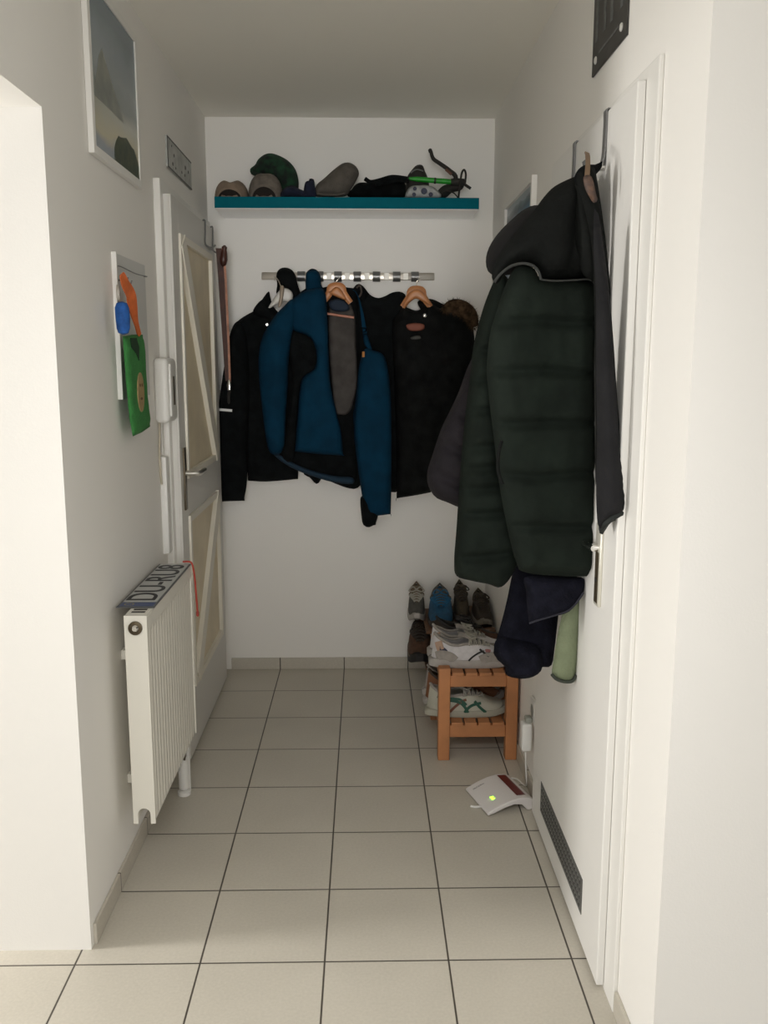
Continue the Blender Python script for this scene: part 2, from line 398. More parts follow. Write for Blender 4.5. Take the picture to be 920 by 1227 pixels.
# ------------------------------------------------------------------ left wall
t = thing('framed_picture', 'large white-framed landscape picture with a dark bush, high on the left wall', 'picture', (XL, 0.61, 1.95))
px0, py0, py1, pz0, pz1 = XL, 0.375, 0.865, 1.955, 2.385
fb = B()
for a in ((py0, py0+0.022, pz0, pz1), (py1-0.022, py1, pz0, pz1), (py0+0.022, py1-0.022, pz0, pz0+0.022), (py0+0.022, py1-0.022, pz1-0.022, pz1)):
    box(fb, px0+0.001, px0+0.016, a[0], a[1], a[2], a[3], bev=0.001, seg=1)
obj('frame', fb, M_TRIM, t, smooth=False)
def picture_mat():
    m = bpy.data.materials.new('landscape_print'); m.use_nodes = True; nt = m.node_tree; N = nt.nodes; L = nt.links; b = N['Principled BSDF']
    b.inputs['Roughness'].default_value = 0.25
    tc = N.new('ShaderNodeTexCoord'); sp = N.new('ShaderNodeSeparateXYZ'); L.new(tc.outputs['Generated'], sp.inputs[0])
    n = N.new('ShaderNodeTexNoise'); n.inputs['Scale'].default_value = 3; n.inputs['Detail'].default_value = 8; L.new(tc.outputs['Generated'], n.inputs['Vector'])
    ad = N.new('ShaderNodeMath'); ad.operation = 'MULTIPLY_ADD'; ad.inputs[1].default_value = 0.22; L.new(n.outputs['Fac'], ad.inputs[0]); L.new(sp.outputs[2], ad.inputs[2])
    r = N.new('ShaderNodeValToRGB'); cr = r.color_ramp
    cols = [(0.0, (0.20, 0.25, 0.29)), (0.17, (0.24, 0.27, 0.30)), (0.25, (0.47, 0.43, 0.29)), (0.42, (0.42, 0.43, 0.36)), (0.52, (0.25, 0.28, 0.28)), (0.66, (0.31, 0.35, 0.37)), (0.85, (0.25, 0.30, 0.34)), (1.0, (0.16, 0.21, 0.25))]
    cr.elements[0].position, cr.elements[0].color = cols[0][0], (*cols[0][1], 1); cr.elements[1].position, cr.elements[1].color = cols[-1][0], (*cols[-1][1], 1)
    for p, c in cols[1:-1]: e = cr.elements.new(p); e.color = (*c, 1)
    L.new(ad.outputs[0], r.inputs['Fac']); L.new(r.outputs['Color'], b.inputs['Base Color'])
    return m
pr = obj('print', bx(px0+0.004, px0+0.012, py0+0.022, py1-0.022, pz0+0.022, pz1-0.022), picture_mat(), t, smooth=False)
bb = B(); prism(bb, [(px0+0.0121, y, z) for y, z in [(0.575, pz0+0.0225)] + [(0.575+0.267*(1-math.cos(a))*0.5, pz0+0.0225+0.085*math.sin(a)**0.7*(1+0.05*math.sin(9*a))) for a in [k*PI/14 for k in range(1, 14)]] + [(0.842, pz0+0.0225)]], (0.0006, 0, 0))
obj('painted_bush', bb, mat('painted_bush', (0.018, 0.040, 0.018), 0.5, col2=(0.06, 0.07, 0.03), vscale=40), pr, smooth=False)
bb = B(); prism(bb, [(px0+0.0121, y, z) for y, z in [(0.41, 2.10), (0.47, 2.21), (0.50, 2.235), (0.56, 2.19), (0.66, 2.12), (0.70, 2.10)]], (0.0004, 0, 0))
obj('painted_hill', bb, mat('painted_hill', (0.17, 0.19, 0.175), 0.4, col2=(0.30, 0.31, 0.27), vscale=14), pr, smooth=False)

t = thing('metal_sign_plate', 'small weathered grey metal plate with dark specks hanging above the left panelled door', 'sign', (XL, 1.5, 2.11))
pl = bx(XL, XL+0.006, 1.285, 1.72, 2.105, 2.21, bev=0.001)
obj('plate', pl, mat('weathered_plate', (0.40, 0.41, 0.39), 0.5, var=0.18, vscale=22), t, smooth=False)
bm = B()
box(bm, XL+0.006, XL+0.007, 1.285, 1.72, 2.205, 2.21); box(bm, XL+0.006, XL+0.007, 1.285, 1.72, 2.105, 2.111); box(bm, XL+0.006, XL+0.007, 1.285, 1.296, 2.105, 2.21)
obj('rim', bm, mat('plate_rim', (0.10, 0.10, 0.095), 0.6), t, smooth=False)
bm = B(); rr = random.Random(3)
for y, z, r in ((1.395, 2.165, 0.009), (1.37, 2.132, 0.010), (1.42, 2.127, 0.007), (1.60, 2.165, 0.012), (1.53, 2.135, 0.008), (1.585, 2.135, 0.008), (1.655, 2.16, 0.009), (1.36, 2.19, 0.006)):
    bm = B(); lathe(bm, [(r*0.7, 0), (r*0.6, 0.001)], (XL+0.006, y, z), (1, 0, 0), 10)
    obj('speck', bm, mat('plate_mark', (0.04, 0.04, 0.036), 0.7), t, smooth=False)

# key board with hanging things
t = thing('key_board', 'shallow white wall board with a thin dark line, keys hanging on it, left wall', 'board', (XL, 0.72, 1.34))
bm = B(); box(bm, XL, XL+0.007, 0.548, 0.885, 1.34, 1.735)
obj('back_panel', bm, mat('board_white', (0.62, 0.625, 0.61), 0.5), t, smooth=False)
bm = B(); box(bm, XL, XL+0.013, 0.540, 0.548, 1.34, 1.737); obj('side_edge', bm, M_TRIM, t, smooth=False)
bm = B(); tube(bm, smooth_path([(XL+0.007, 0.56, 1.70), (XL+0.018, 0.565, 1.70), (XL+0.020, 0.72, 1.695), (XL+0.018, 0.86, 1.70), (XL+0.007, 0.865, 1.70)], 5), 0.0016, 6)
obj('thin_dark_tube', bm, M_IRON, t)  # thin dark tube across the upper part of the board
for y, z in ((0.575, 1.665), (0.615, 1.66)): bm = B(); tube(bm, smooth_path([(XL+0.007, y, z), (XL+0.028, y, z-0.002), (XL+0.034, y, z+0.008)], 4), 0.0022, 6); obj('peg', bm, M_IRON, t)
KX = XL+0.034
t = thing('key_pouch', 'long green felt key pouch with a round beige face patch on an orange lanyard', 'pouch', (KX, 0.66, 1.2))
def kp(u, v, d=0.0): return at('x', KX+d, u, v)
bm = B(); pth = smooth_path([kp(146, 328, 0.004), kp(150, 340, 0.006), kp(156, 352, 0.006), kp(159, 366, 0.006), kp(162, 382, 0.005), kp(167, 402, 0.003)], 6)
ribbon(bm, pth, (1, -0.6, 0.0), [0.016+0.022*math.sin(PI*min(1, 1.15*i/(len(pth)-1))) for i in range(len(pth))], 0.004)
obj('lanyard', bm, mat('orange_ribbon', (0.62, 0.14, 0.035), 0.7, var=0.1, vscale=40), t, label='orange ribbon lanyard')
poly = pyz(KX, [(147, 403), (158, 401), (171, 401), (173, 430), (175, 470), (180, 511), (170, 518), (159, 523), (155, 500), (151, 455)])
gm = mat('green_felt', (0.035, 0.20, 0.045), 0.9, var=0.12, vscale=30, bump=0.3, bscale=120)
obj('pouch_body', pillow(poly, YZ(KX, 1), 0.010, 0.006, 0.012, 0.012, sm=False, fold=0.002), gm, t, sharp=False)
c = kp(168, 470, 0.010)
bm = B(); prism(bm, [(c.x, c.y+0.036*math.cos(a), c.z+0.056*math.sin(a)) for a in [2*PI*k/22 for k in range(22)]], (0.003, 0, 0))
fp = obj('face_patch', bm, mat('beige_felt', (0.33, 0.24, 0.11), 0.9, var=0.1, vscale=60), t, smooth=False)
for nm, dy, dz, a, cc in (('eye', -0.012, 0.02, 0.005, 0.005), ('eye', 0.012, 0.02, 0.005, 0.005), ('mouth', 0.0, -0.018, 0.012, 0.004)):
    bm = B(); prism(bm, [(c.x+0.003, c.y+dy+a*math.cos(q), c.z+dz+cc*math.sin(q)) for q in [2*PI*k/12 for k in range(12)]], (0.001, 0, 0))
    obj(nm, bm, mat('brown_thread', (0.13, 0.07, 0.03), 0.9), fp, smooth=False)
bm = B(); prism(bm, [kp(u, v, 0.0105) for u, v in ((156, 405), (163, 405), (166, 416), (166, 432), (163, 424), (157, 416))], (0.002, 0, 0))
obj('slit', bm, mat('dark_green_felt', (0.005, 0.035, 0.010), 0.9), t, smooth=False)
q0, q1 = at('x', KX+0.016, 148, 401), at('x', KX+0.016, 149, 362); hh = (q1.z-q0.z)
t = thing('key_fob', 'bright blue fabric key fob hanging on the key board left of the orange lanyard', 'key fob', (q0.x, q0.y, q0.z))
bm = B(); lathe(bm, [(0.003, 0.0), (0.013, 0.004), (0.0175, 0.016), (0.0185, hh*0.5), (0.0175, hh-0.016), (0.013, hh-0.004), (0.003, hh)], q0, (0, 0, 1), 16)
for v in bm.verts: v.co += Vector((0.002*noise.noise(v.co*90), 0.003*noise.noise(v.co*70+Vector((9, 0, 0))), 0))
obj('fob_body', bm, mat('blue_felt', (0.012, 0.085, 0.32), 0.85, var=0.25, vscale=50, bump=0.4), t)
bm = B(); tube(bm, [(q0.x-0.010, q0.y+0.009*math.cos(a), q0.z+hh+0.020+0.022*math.sin(a)) for a in [2*PI*k/14 for k in range(14)]], 0.002, 6, closed=True); obj('ring', bm, M_STEEL, t)

# intercom
t = thing('door_intercom', 'white wall intercom handset with a dark slot beside the left door casing', 'intercom', (XL, 1.02, 1.24))
ix = XL
obj('housing', bx(ix, ix+0.046, 0.965, 1.105, 1.245, 1.455, bev=0.015, seg=4), M_WHITEP, t)
obj('handset', bx(ix+0.045, ix+0.052, 0.985, 1.020, 1.265, 1.436, bev=0.003, seg=3), M_WHITEP, t)
obj('slot', bx(ix+0.0455, ix+0.0475, 1.048, 1.068, 1.30, 1.395), M_BRASS, t, smooth=False)
tag(obj('cable_duct', bx(ix, ix+0.022, 1.005, 1.045, 0.80, 1.13, bev=0.003), M_WHITEP), 'narrow white plastic cable duct running down the left wall below the intercom', 'cable duct')
t = thing('intercom_cable', 'thin pale cable with a small junction dropping from the intercom', 'cable', (ix, 0.99, 1.1))
bm = B(); tube(bm, smooth_path([(ix+0.006, 1.0, 1.244), (ix+0.006, 0.998, 1.19), (ix+0.006, 0.985, 1.15), (ix+0.008, 0.978, 1.11), (ix+0.006, 0.99, 1.07), (ix+0.006, 1.0, 1.04)], 5), 0.0035, 8)
obj('cord', bm, mat('old_cable', (0.50, 0.45, 0.36), 0.6), t)
bm = B(); tube(bm, [(ix+0.006, 1.03, 1.244), (ix+0.006, 1.03, 1.135)], 0.003, 8); obj('cord', bm, M_WHITEP, t)

# ------------------------------------------------------------------ radiator
RX0, RX1, RY0, RY1, RZ0, RZ1 = -0.535, -0.475, 0.315, 0.925, 0.195, 0.785
t = thing('panel_radiator', 'white ribbed panel radiator on the left wall between the opening and the left door', 'radiator', (-0.505, 0.62, 0.0))
# ribbed front
bm = B(); n = 18; ys = []
prof = []
yy0, yy1 = RY0+0.006, RY1-0.006
for i in range(n):
    a = yy0 + (yy1-yy0)*i/n; w = (yy1-yy0)/n
    prof += [(a, 0.0), (a+w*0.30, 0.0), (a+w*0.42, -0.004), (a+w*0.88, -0.004)]
prof.append((yy1, 0.0))
lo, hi = RZ0+0.004, RZ1-0.045
cols = [[bm.verts.new((RX1-0.003+d, y, z)) for z in (lo, lo+0.02, hi-0.02, hi)] for y, d in prof]
for c in cols:
    c[0].co.x = RX1-0.003; c[3].co.x = RX1-0.003
for i in range(len(cols)-1):
    for k in range(3): bm.faces.new((cols[i][k], cols[i+1][k], cols[i+1][k+1], cols[i][k+1]))
bk = [bm.verts.new((RX1-0.012, y, z)) for y, z in ((yy0, lo), (yy1, lo), (yy1, hi), (yy0, hi))]
bm.faces.new(bk)
obj('front_panel', bm, M_RAD, t)
bm = B(); box(bm, RX1-0.02, RX1, RY0+0.004, RY1-0.004, hi, RZ1-0.004, bev=0.003); obj('top_band', bm, M_RAD, t, smooth=False)
bm = B(); box(bm, RX0, RX0+0.014, RY0+0.004, RY1-0.004, RZ0+0.01, RZ1-0.01, bev=0.003); obj('rear_panel', bm, M_RAD, t, smooth=False)
# top grille
bm = B(); box(bm, RX0, RX1-0.001, RY0+0.004, RY1-0.004, RZ1-0.004, RZ1, bev=0.0015, seg=1); obj('top_grille', bm, M_RAD, t, smooth=False)
gb = B()
for i in range(24):
    y = RY0+0.03+i*0.0235; box(gb, RX0+0.012, RX1-0.012, y, y+0.012, RZ1-0.0005, RZ1+0.0006)
obj('grille_slots', gb, M_DARK, t, smooth=False)
# side covers with the pipe notch
def cover(y0, y1):
    bm = B(); zz = RZ0; cx = (RX0+RX1)/2; r = 0.017
    pts = [(RX0, RZ1), (RX1, RZ1), (RX1, zz)] + [(cx+r*1.0, zz)] + [(cx+r*math.cos(a), zz+0.028+r*math.sin(a)) for a in [PI*k/10 for k in range(11)]] + [(cx-r, zz), (RX0, zz)]
    prism(bm, [(x, y0, z) for x, z in pts], (0, y1-y0, 0)); return bm
o = obj('side_cover', cover(RY0, RY0+0.006), M_RAD, t, smooth=False)
obj('side_cover', cover(RY1-0.006, RY1), M_RAD, t, smooth=False)
bm = B(); lathe(bm, [(0.0185, 0), (0.0185, 0.006), (0.014, 0.009), (0.0135, 0.005), (0.010, 0.005)], (-0.505, RY0, 0.752), (0, -1, 0), 24); obj('plug_ring', bm, M_BRASS, o)
bm = B(); lathe(bm, [(0.010, 0.004), (0.010, 0.008), (0.006, 0.013), (0.003, 0.013)], (-0.505, RY0, 0.752), (0, -1, 0), 16); obj('bleed_plug', bm, M_CHROME, o)
for z in (0.635, 0.265):
    obj('wall_bracket', bx(XL+0.0006, RX0+0.004, 0.44, 0.465, z-0.014, z+0.014, bev=0.003), M_RAD, t, smooth=False)
    obj('wall_bracket', bx(XL+0.0006, RX0+0.004, 0.80, 0.825, z-0.014, z+0.014, bev=0.003), M_RAD, t, smooth=False)
bm = B()
for y in (0.86,):
    tube(bm, [(-0.505, y+0.035, RZ0+0.01), (-0.505, y+0.035, 0.06), (-0.505, y+0.035, 0.0)], 0.010, 12)
obj('supply_pipe', bm, M_WHITEP, t)
bm = B(); lathe(bm, [(0.012, 0), (0.017, 0.005), (0.018, 0.085), (0.014, 0.10), (0.012, 0.115)], (-0.512, 0.862, 0.02), (0, 0, 1), 16); lathe(bm, [(0.022, 0), (0.022, 0.012), (0.013, 0.016)], (-0.512, 0.862, 0.001), (0, 0, 1), 16)
obj('valve_block', bm, M_WHITEP, t)
bm = B(); box(bm, -0.522, -0.502, 0.85, 0.874, 0.125, 0.20, bev=0.004); obj('valve_body', bm, M_BRASS, t)

# number plate lying on the radiator
t = thing('license_plate', 'white number plate with a blue band at the near end lying on the radiator', 'license plate', (-0.527, 0.66, RZ1+0.004))
PX0, PX1, PYA, PYB, PZ = -0.574, -0.470, 0.385, 0.905, RZ1+0.0012
obj('plate', bx(PX0, PX1, PYA, PYB, PZ, PZ+0.003, bev=0.001), mat('plate_back', (0.10, 0.105, 0.11), 0.4, metal=0.3), t, smooth=False)
obj('white_field', bx(PX0+0.006, PX1-0.006, PYA+0.052, PYB-0.006, PZ+0.003, PZ+0.0034), mat('plate_white', (0.46, 0.47, 0.46), 0.4), t, smooth=False)
ob = obj('blue_band', bx(PX0+0.006, PX1-0.006, PYA+0.010, PYA+0.046, PZ+0.003, PZ+0.0034), mat('plate_blue', (0.03, 0.06, 0.17), 0.4), t, smooth=False)
bm = B()
for k in range(12): 
    a = 2*PI*k/12; box(bm, -0.545+0.012*math.cos(a)-0.0015, -0.545+0.012*math.cos(a)+0.0015, PYA+0.028+0.012*math.sin(a)-0.0015, PYA+0.028+0.012*math.sin(a)+0.0015, PZ+0.0034, PZ+0.0037)
obj('star', bm, mat('plate_yellow', (0.45, 0.36, 0.05), 0.5), ob, smooth=False)
tx = text_bm('DU-RU8', 0.105)
xs = [v.co.x for v in tx.verts]; ysx = [v.co.y for v in tx.verts]; w = max(xs)-min(xs); h = max(ysx)-min(ysx); mx_, my_ = (max(xs)+min(xs))/2, (max(ysx)+min(ysx))/2
tx.transform(Matrix.Translation((-0.525, (PYA+0.058+PYB-0.012)/2, PZ+0.0040)) @ Matrix.Rotation(PI/2, 4, 'Z') @ Matrix.Diagonal((0.43/w, 0.082/h, 1, 1)) @ Matrix.Translation((-mx_, -my_, 0)))
obj('plate_characters', tx, mat('plate_black', (0.012, 0.012, 0.014), 0.5), t, smooth=False, autos='raw')
t = thing('red_cord', 'thin red cord dangling over the far end of the radiator', 'cord', (-0.468, 0.91, 0.72))
bm = B(); tube(bm, smooth_path([(-0.500, 0.918, RZ1+0.008), (-0.474, 0.919, RZ1+0.006), (-0.466, 0.920, RZ1-0.02), (-0.463, 0.925, 0.72), (-0.460, 0.932, 0.62)], 6), 0.0032, 7)
obj('cord_strand', bm, mat('red_cord', (0.42, 0.055, 0.035), 0.7), t)
bm = B(); lathe(bm, [(0.002, 0), (0.005, 0.004), (0.005, 0.016), (0.002, 0.02)], (-0.460, 0.932, 0.602), (0, 0, 1), 10); obj('cord_end', bm, mat('red_cord_end', (0.35, 0.05, 0.035), 0.6), t)

# over-door hook and strap on the left door
t = thing('door_hook', 'thin wire hook hung over the top of the left panelled door', 'hook', (-0.53, 1.76, 1.9))
bm = B()
for y in (1.72, 1.90):
    tube(bm, smooth_path([(FX-0.004, y, 1.991), (FX+0.005, y, 1.991), (FX+0.005, y, 1.95), (FX+0.005, y, 1.90), (FX+0.028, y, 1.888), (FX+0.045, y, 1.898)], 4), 0.0035, 7)
tube(bm, [(FX+0.008, 1.72, 1.897), (FX+0.008, 1.90, 1.897)], 0.0035, 7)
obj('wire', bm, M_IRON, t)
t = thing('leather_strap', 'long reddish-brown folded leather strap with a metal tip hanging on the left door hook', 'strap', (FX+0.04, 1.9, 1.4))
m_lea = mat('brown_leather', (0.055, 0.016, 0.009), 0.35, var=0.3, vscale=30); m_cop = mat('copper_leather', (0.42, 0.20, 0.13), 0.3, var=0.2, vscale=40)
sx = FX+0.036
bm = B(); pth = smooth_path([(sx, 1.885, 1.905), (sx+0.002, 1.89, 1.80), (sx+0.004, 1.895, 1.68), (sx+0.008, 1.90, 1.52), (sx+0.012, 1.905, 1.36)], 6)
ribbon(bm, pth, (0.35, -1, 0), [0.034-0.018*i/(len(pth)-1) for i in range(len(pth))], 0.006); obj('dark_strand', bm, m_lea, t)
bm = B(); pth = smooth_path([(sx+0.012, 1.885, 1.905), (sx+0.018, 1.89, 1.80), (sx+0.020, 1.895, 1.68), (sx+0.022, 1.90, 1.52), (sx+0.022, 1.905, 1.34)], 6)
ribbon(bm, pth, (0.35, -1, 0), 0.009, 0.007); obj('copper_strand', bm, m_cop, t)
bm = B(); lathe(bm, [(0.003, 0), (0.013, 0.01), (0.017, 0.03), (0.014, 0.055), (0.010, 0.07), (0.012, 0.08), (0.004, 0.088)], (sx+0.01, 1.888, 1.83), (0.1, 0, 1), 12); obj('folded_top', bm, m_lea, t)
bm = B(); lathe(bm, [(0.003, 0), (0.009, 0.006), (0.010, 0.03), (0.005, 0.05)], (sx+0.020, 1.905, 1.315), (0, 0, 1), 12); obj('metal_tip', bm, M_CHROME, t)
bm = B(); tube(bm, smooth_path([(sx+0.020, 1.905, 1.318), (sx+0.016, 1.905, 1.295), (sx+0.016, 1.905, 1.262)], 4), [0.007]*5+[0.006]*3+[0.002], 8); obj('dark_tassel', bm, M_DARK, t)

# ------------------------------------------------------------------ back wall: shelf
SX0, SX1, SY, SZ0, SZ1 = -0.511, 0.571, 1.85, 2.058, 2.105
t = thing('floating_shelf', 'long teal floating shelf with a pale underside high on the back wall', 'shelf', (0.03, 1.98, SZ0))
obj('board', bx(SX0, SX1, SY, YB, SZ0+0.002, SZ1, bev=0.002), M_TEAL, t, smooth=False)
obj('underside', bx(SX0+0.001, SX1-0.001, SY+0.001, YB, SZ0, SZ0+0.002), mat('shelf_underside', (0.88, 0.90, 0.92), 0.25), t, smooth=False)
# hats
def cap(name, label, x, y, z, rx, ry, h, m_dome, m_open, dent, open_w, rzz=0.0, tilt=0.0, brim_m=None):
    """a cap seen from behind: dome with a half-moon opening, dented top, brim toward the wall"""
    t = thing(name, label, 'hat', (x, y, z), rzz, rot=(0, tilt, rzz))
    bm = B(); nu, nv = 28, 9; rings = []
    for j in range(nv):
        b = (PI/2)*j/(nv-1); ring = []
        for k in range(nu):
            a = 2*PI*k/nu; X = rx*math.cos(a)*math.cos(b)**0.7; Y = ry*math.sin(a)*math.cos(b)**0.7; Z = h*math.sin(b)**0.9
            Z *= 1 - dent*math.exp(-(X/(rx*0.28))**2)*(Z/h)
            ring.append(bm.verts.new((X, Y, Z)))
        rings.append(ring)
    for j in range(nv-1):
        for k in range(nu):
            bm.faces.new((rings[j][k], rings[j][(k+1) % nu], rings[j+1][(k+1) % nu], rings[j+1][k]))
    bmesh.ops.remove_doubles(bm, verts=bm.verts, dist=1e-4)
    obj('crown', bm, m_dome, t, world=False)
    bm = B(); pts = [(open_w*math.cos(a), h*0.40*math.sin(a)) for a in [PI*k/14 for k in range(15)]]
    def surf(X, Z): 
        s = min(1, Z/h); c = math.sqrt(max(0.02, 1-min(0.98, (s**(1/0.9))**2)))**0.7
        return -ry*math.sqrt(max(0.0, 1-(X/(rx*max(c, 0.05)))**2))*c - 0.003
    vs = []
    bm2 = B()
    c0 = bm.verts.new((0, surf(0, 0.004)-0.002, 0.004)); prv = None; rim = []
    rr = [bm.verts.new((X, surf(X, max(Z, 0.002))-0.001, max(Z, 0.002))) for X, Z in pts]
    for i in range(len(rr)-1): bm.faces.new((c0, rr[i], rr[i+1]))
    obj('back_opening', bm, m_open, t, world=False)
    tube(bm2, [(X*1.04, surf(X, max(Z*1.04, 0.004))-0.001, max(Z*1.05, 0.005)) for X, Z in pts], 0.0055, 8)
    obj('opening_band', bm2, brim_m or m_dome, t, world=False)
    bm = B(); bp = [(rx*0.9*math.cos(a), ry*0.7+0.055*math.sin(a), 0.006+0.01*math.sin(a)) for a in [PI*k/12 for k in range(13)]] 
    prism(bm, bp, (0, 0, 0.004)); obj('brim', bm, brim_m or m_dome, t, world=False)
    return t
m_tan = mat('tan_suede', (0.22, 0.165, 0.12), 0.9, var=0.15, vscale=30, bump=0.2, bscale=100)
m_grb = mat('grey_brown_cloth', (0.14, 0.12, 0.10), 0.9, var=0.2, vscale=40, bump=0.2, bscale=100)
m_hole = mat('cap_inside', (0.012, 0.008, 0.006), 0.95)
def sx_at(u, y=1.93): return at('y', y, u, 225).x
cap('tan_cap', 'tan baseball cap seen from behind at the left end of the teal shelf', sx_at(277), 1.945, SZ1, 0.071, 0.085, 0.082, m_tan, m_hole, 0.17, 0.048)
cap('grey_brown_cap', 'grey-brown cap with a dark back opening under the green hat on the shelf', sx_at(318), 1.93, SZ1, 0.072, 0.072, 0.106, m_grb, m_hole, 0.03, 0.05)
# green patterned hat tilted on top
t = thing('green_patterned_hat', 'dark green leaf-patterned hat resting tilted on the grey-brown cap', 'hat', (sx_at(327), 2.0, SZ1+0.06))
yh = 1.93; poly = pxz(2.03, [(300, 207), (299, 201), (305, 196), (309, 189), (318, 183), (328, 183), (343, 190), (353, 201), (357, 215), (356, 229), (347, 234), (338, 230), (330, 219), (318, 211), (306, 210)])
obj('crown', pillow(poly, XZ(2.052), 0.045, 0.045, 0.06, 0.009, fold=0.006, fscale=14, warp=lambda u, v: 0), mat('green_leaf_print', (0.003, 0.007, 0.005), 0.9, col2=(0.008, 0.050, 0.020), vscale=30, bump=0.2), t)
bm = B(); ed = smooth_path([Vector((*p, 0)) for p in pxz(2.012, [(301, 207), (312, 209), (324, 213), (333, 222), (341, 232)])], 5)
tube(bm, [(p.x, 2.012, p.y) for p in ed], 0.006, 8); obj('hat_band', bm, mat('green_band', (0.008, 0.020, 0.012), 0.9), t)
# gloves, flat cap, straps
t = thing('navy_gloves', 'crumpled navy gloves lying on the shelf between the green hat and the flat cap', 'gloves', (sx_at(362), 1.93, SZ1))
m_nv = mat('navy_knit', (0.006, 0.009, 0.026), 0.95, var=0.3, vscale=50, bump=0.4, bscale=150)
def soft(poly_px, y, tf, tb, R, m, name, parent, label=None, step=0.008, **k):
    p = pxz(y, poly_px)
    return obj(name, pillow(p, XZ(y), tf, tb, R, step, **k), m, parent, label=label, sharp=False)
soft([(337, 236.3), (340, 226), (350, 222), (358, 226), (366, 230), (366, 236.3)], 1.90, 0.03, 0.035, 0.02, m_nv, 'glove_body', t, fold=0.006, fscale=25)
soft([(364, 236.3), (364, 226), (366, 218), (370, 216.5), (371, 214), (376, 215), (377, 222), (379, 230), (378, 236.3)], 1.90, 0.015, 0.02, 0.015, m_nv, 'glove_fingers', t, fold=0.006, fscale=25)
t = thing('grey_flat_cap', 'grey-brown felt flat cap propped upright in the middle of the shelf', 'hat', (sx_at(402), 1.95, SZ1))
soft([(377, 234), (379, 222), (388, 214), (399, 204), (410, 196), (419, 195), (427, 200), (430, 208), (427, 216), (421, 226), (415, 234.5), (403, 236), (385, 236)], 1.915, 0.045, 0.045, 0.05, mat('grey_felt', (0.088, 0.078, 0.066), 0.95, var=0.12, vscale=40, bump=0.3, bscale=150), 'cap_body', t, fold=0.006)
bm = B(); ed = pxz(1.905, [(380, 233.5), (392, 235), (405, 235), (414, 233)]); tube(bm, smooth_path([(x, 1.873, z) for x, z in ed], 5), 0.005, 8); obj('cap_band', bm, mat('grey_felt_band', (0.07, 0.062, 0.053), 0.95), t)
t = thing('black_scarf', 'black folded scarf lying flat on the shelf right of the flat cap', 'scarf', (sx_at(450), 1.95, SZ1))
soft([(420, 236.5), (422, 226), (430, 219), (445, 219), (460, 218), (474, 216), (483, 216), (484, 236.5)], 2.0, 0.032, 0.06, 0.03, M_BLACK, 'scarf_body', t, fold=0.008, fscale=20)
bm = B()
for q in ([(488, 214), (470, 212), (455, 216), (444, 218), (437, 214)], [(490, 217), (474, 216), (460, 219), (450, 221)]):
    tube(bm, smooth_path([(x, 1.89, z) for x, z in pxz(1.89, q)], 6), 0.0085, 8)
obj('strap', bm, M_BLACK, t)
# green bicycle pump / lock set
m_lime = mat('lime_green_sleeve', (0.012, 0.30, 0.018), 0.45, var=0.2, vscale=60)
t = thing('green_bicycle_pump', 'slim bright green bicycle pump with black ends lying on the patterned helmet', 'pump', (sx_at(515), 1.87, 2.15))
yp = 1.905
def xz(u, v, y=yp): q = at('y', y, u, v); return Vector((q.x, y, q.z))
bm = B(); a, c = xz(490, 214), xz(541, 218); tube(bm, [a, a.lerp(c, .2), a.lerp(c, .8), c], [0.006, 0.010, 0.011, 0.010], 12); obj('barrel', bm, m_lime, t)
bm = B(); a2, c2 = xz(540, 218), xz(556, 218); tube(bm, [a2, a2.lerp(c2, .3), c2], [0.012, 0.016, 0.013], 12); tube(bm, [xz(555, 220), xz(564, 226)], 0.006, 8); obj('pump_head', bm, M_DARK, t)
bm = B(); lathe(bm, [(0.0115, 0), (0.0125, 0.004), (0.0115, 0.008)], xz(520, 216.5), (c-a), 12); obj('grip_ring', bm, M_DARK, t)
t = thing('black_goggle_pouch', 'black rounded pouch perched on the shelf behind the green pump', 'pouch', (sx_at(500), 1.93, SZ1))
soft([(486, 228), (488, 212), (493, 204), (499, 198), (506, 198), (509, 205), (512, 212), (514, 222), (512, 236), (490, 236)], 1.965, 0.03, 0.03, 0.03, M_DARK, 'pouch_body', t, fold=0.004)
bm = B(); tube(bm, smooth_path([xz(492, 207, 1.93), xz(499, 203, 1.925), xz(507, 205, 1.93)], 5), 0.003, 6); obj('zip', bm, M_IRON, t)
t = thing('patterned_bundle', 'small white bundle with blue and grey spots under the green pump', 'bundle', (sx_at(505), 1.9, SZ1))
soft([(488, 236.8), (488, 228), (493, 223), (502, 222), (512, 222), (522, 226), (527, 236.8)], 1.875, 0.018, 0.02, 0.02, mat('spotted_white', (0.36, 0.37, 0.37), 0.7, var=0.2, vscale=60), 'wrap', t, fold=0.003)
bm = B()
for u, v, r in ((508, 229, 0.013), (497, 226, 0.008), (496, 233, 0.008), (516, 233, 0.009)):
    q = xz(u, v, 1.853); lathe(bm, [(r, 0), (r*0.8, 0.004)], q, (0, -1, 0), 14)
obj('spot', bm, mat('navy_spot', (0.03, 0.035, 0.07), 0.6), t)
t = thing('bicycle_bell_strap', 'black curved strap with an orange-brown tip standing up at the right end of the shelf', 'strap', (sx_at(530), 1.92, SZ1))
bm = B(); pth = smooth_path([xz(538, 229, 1.93), xz(546, 213, 1.93), xz(538, 204, 1.93), xz(527, 196, 1.93), xz(519, 190, 1.93), xz(516, 181, 1.93)], 6); tube(bm, pth, [0.010-0.003*i/len(pth) for i in range(len(pth))], 10); obj('arm', bm, M_DARK, t)
bm = B(); q = xz(515.5, 181, 1.93); lathe(bm, [(0.003, -0.008), (0.008, -0.004), (0.008, 0.006), (0.003, 0.010)], q, (-0.3, 0, 1), 12); obj('end_knob', bm, M_DARK, t)
bm = B(); tube(bm, [xz(534, 203, 1.921), xz(541, 209, 1.921)], 0.006, 8); obj('brown_band', bm, mat('brown_rubber', (0.12, 0.05, 0.03), 0.6), t)
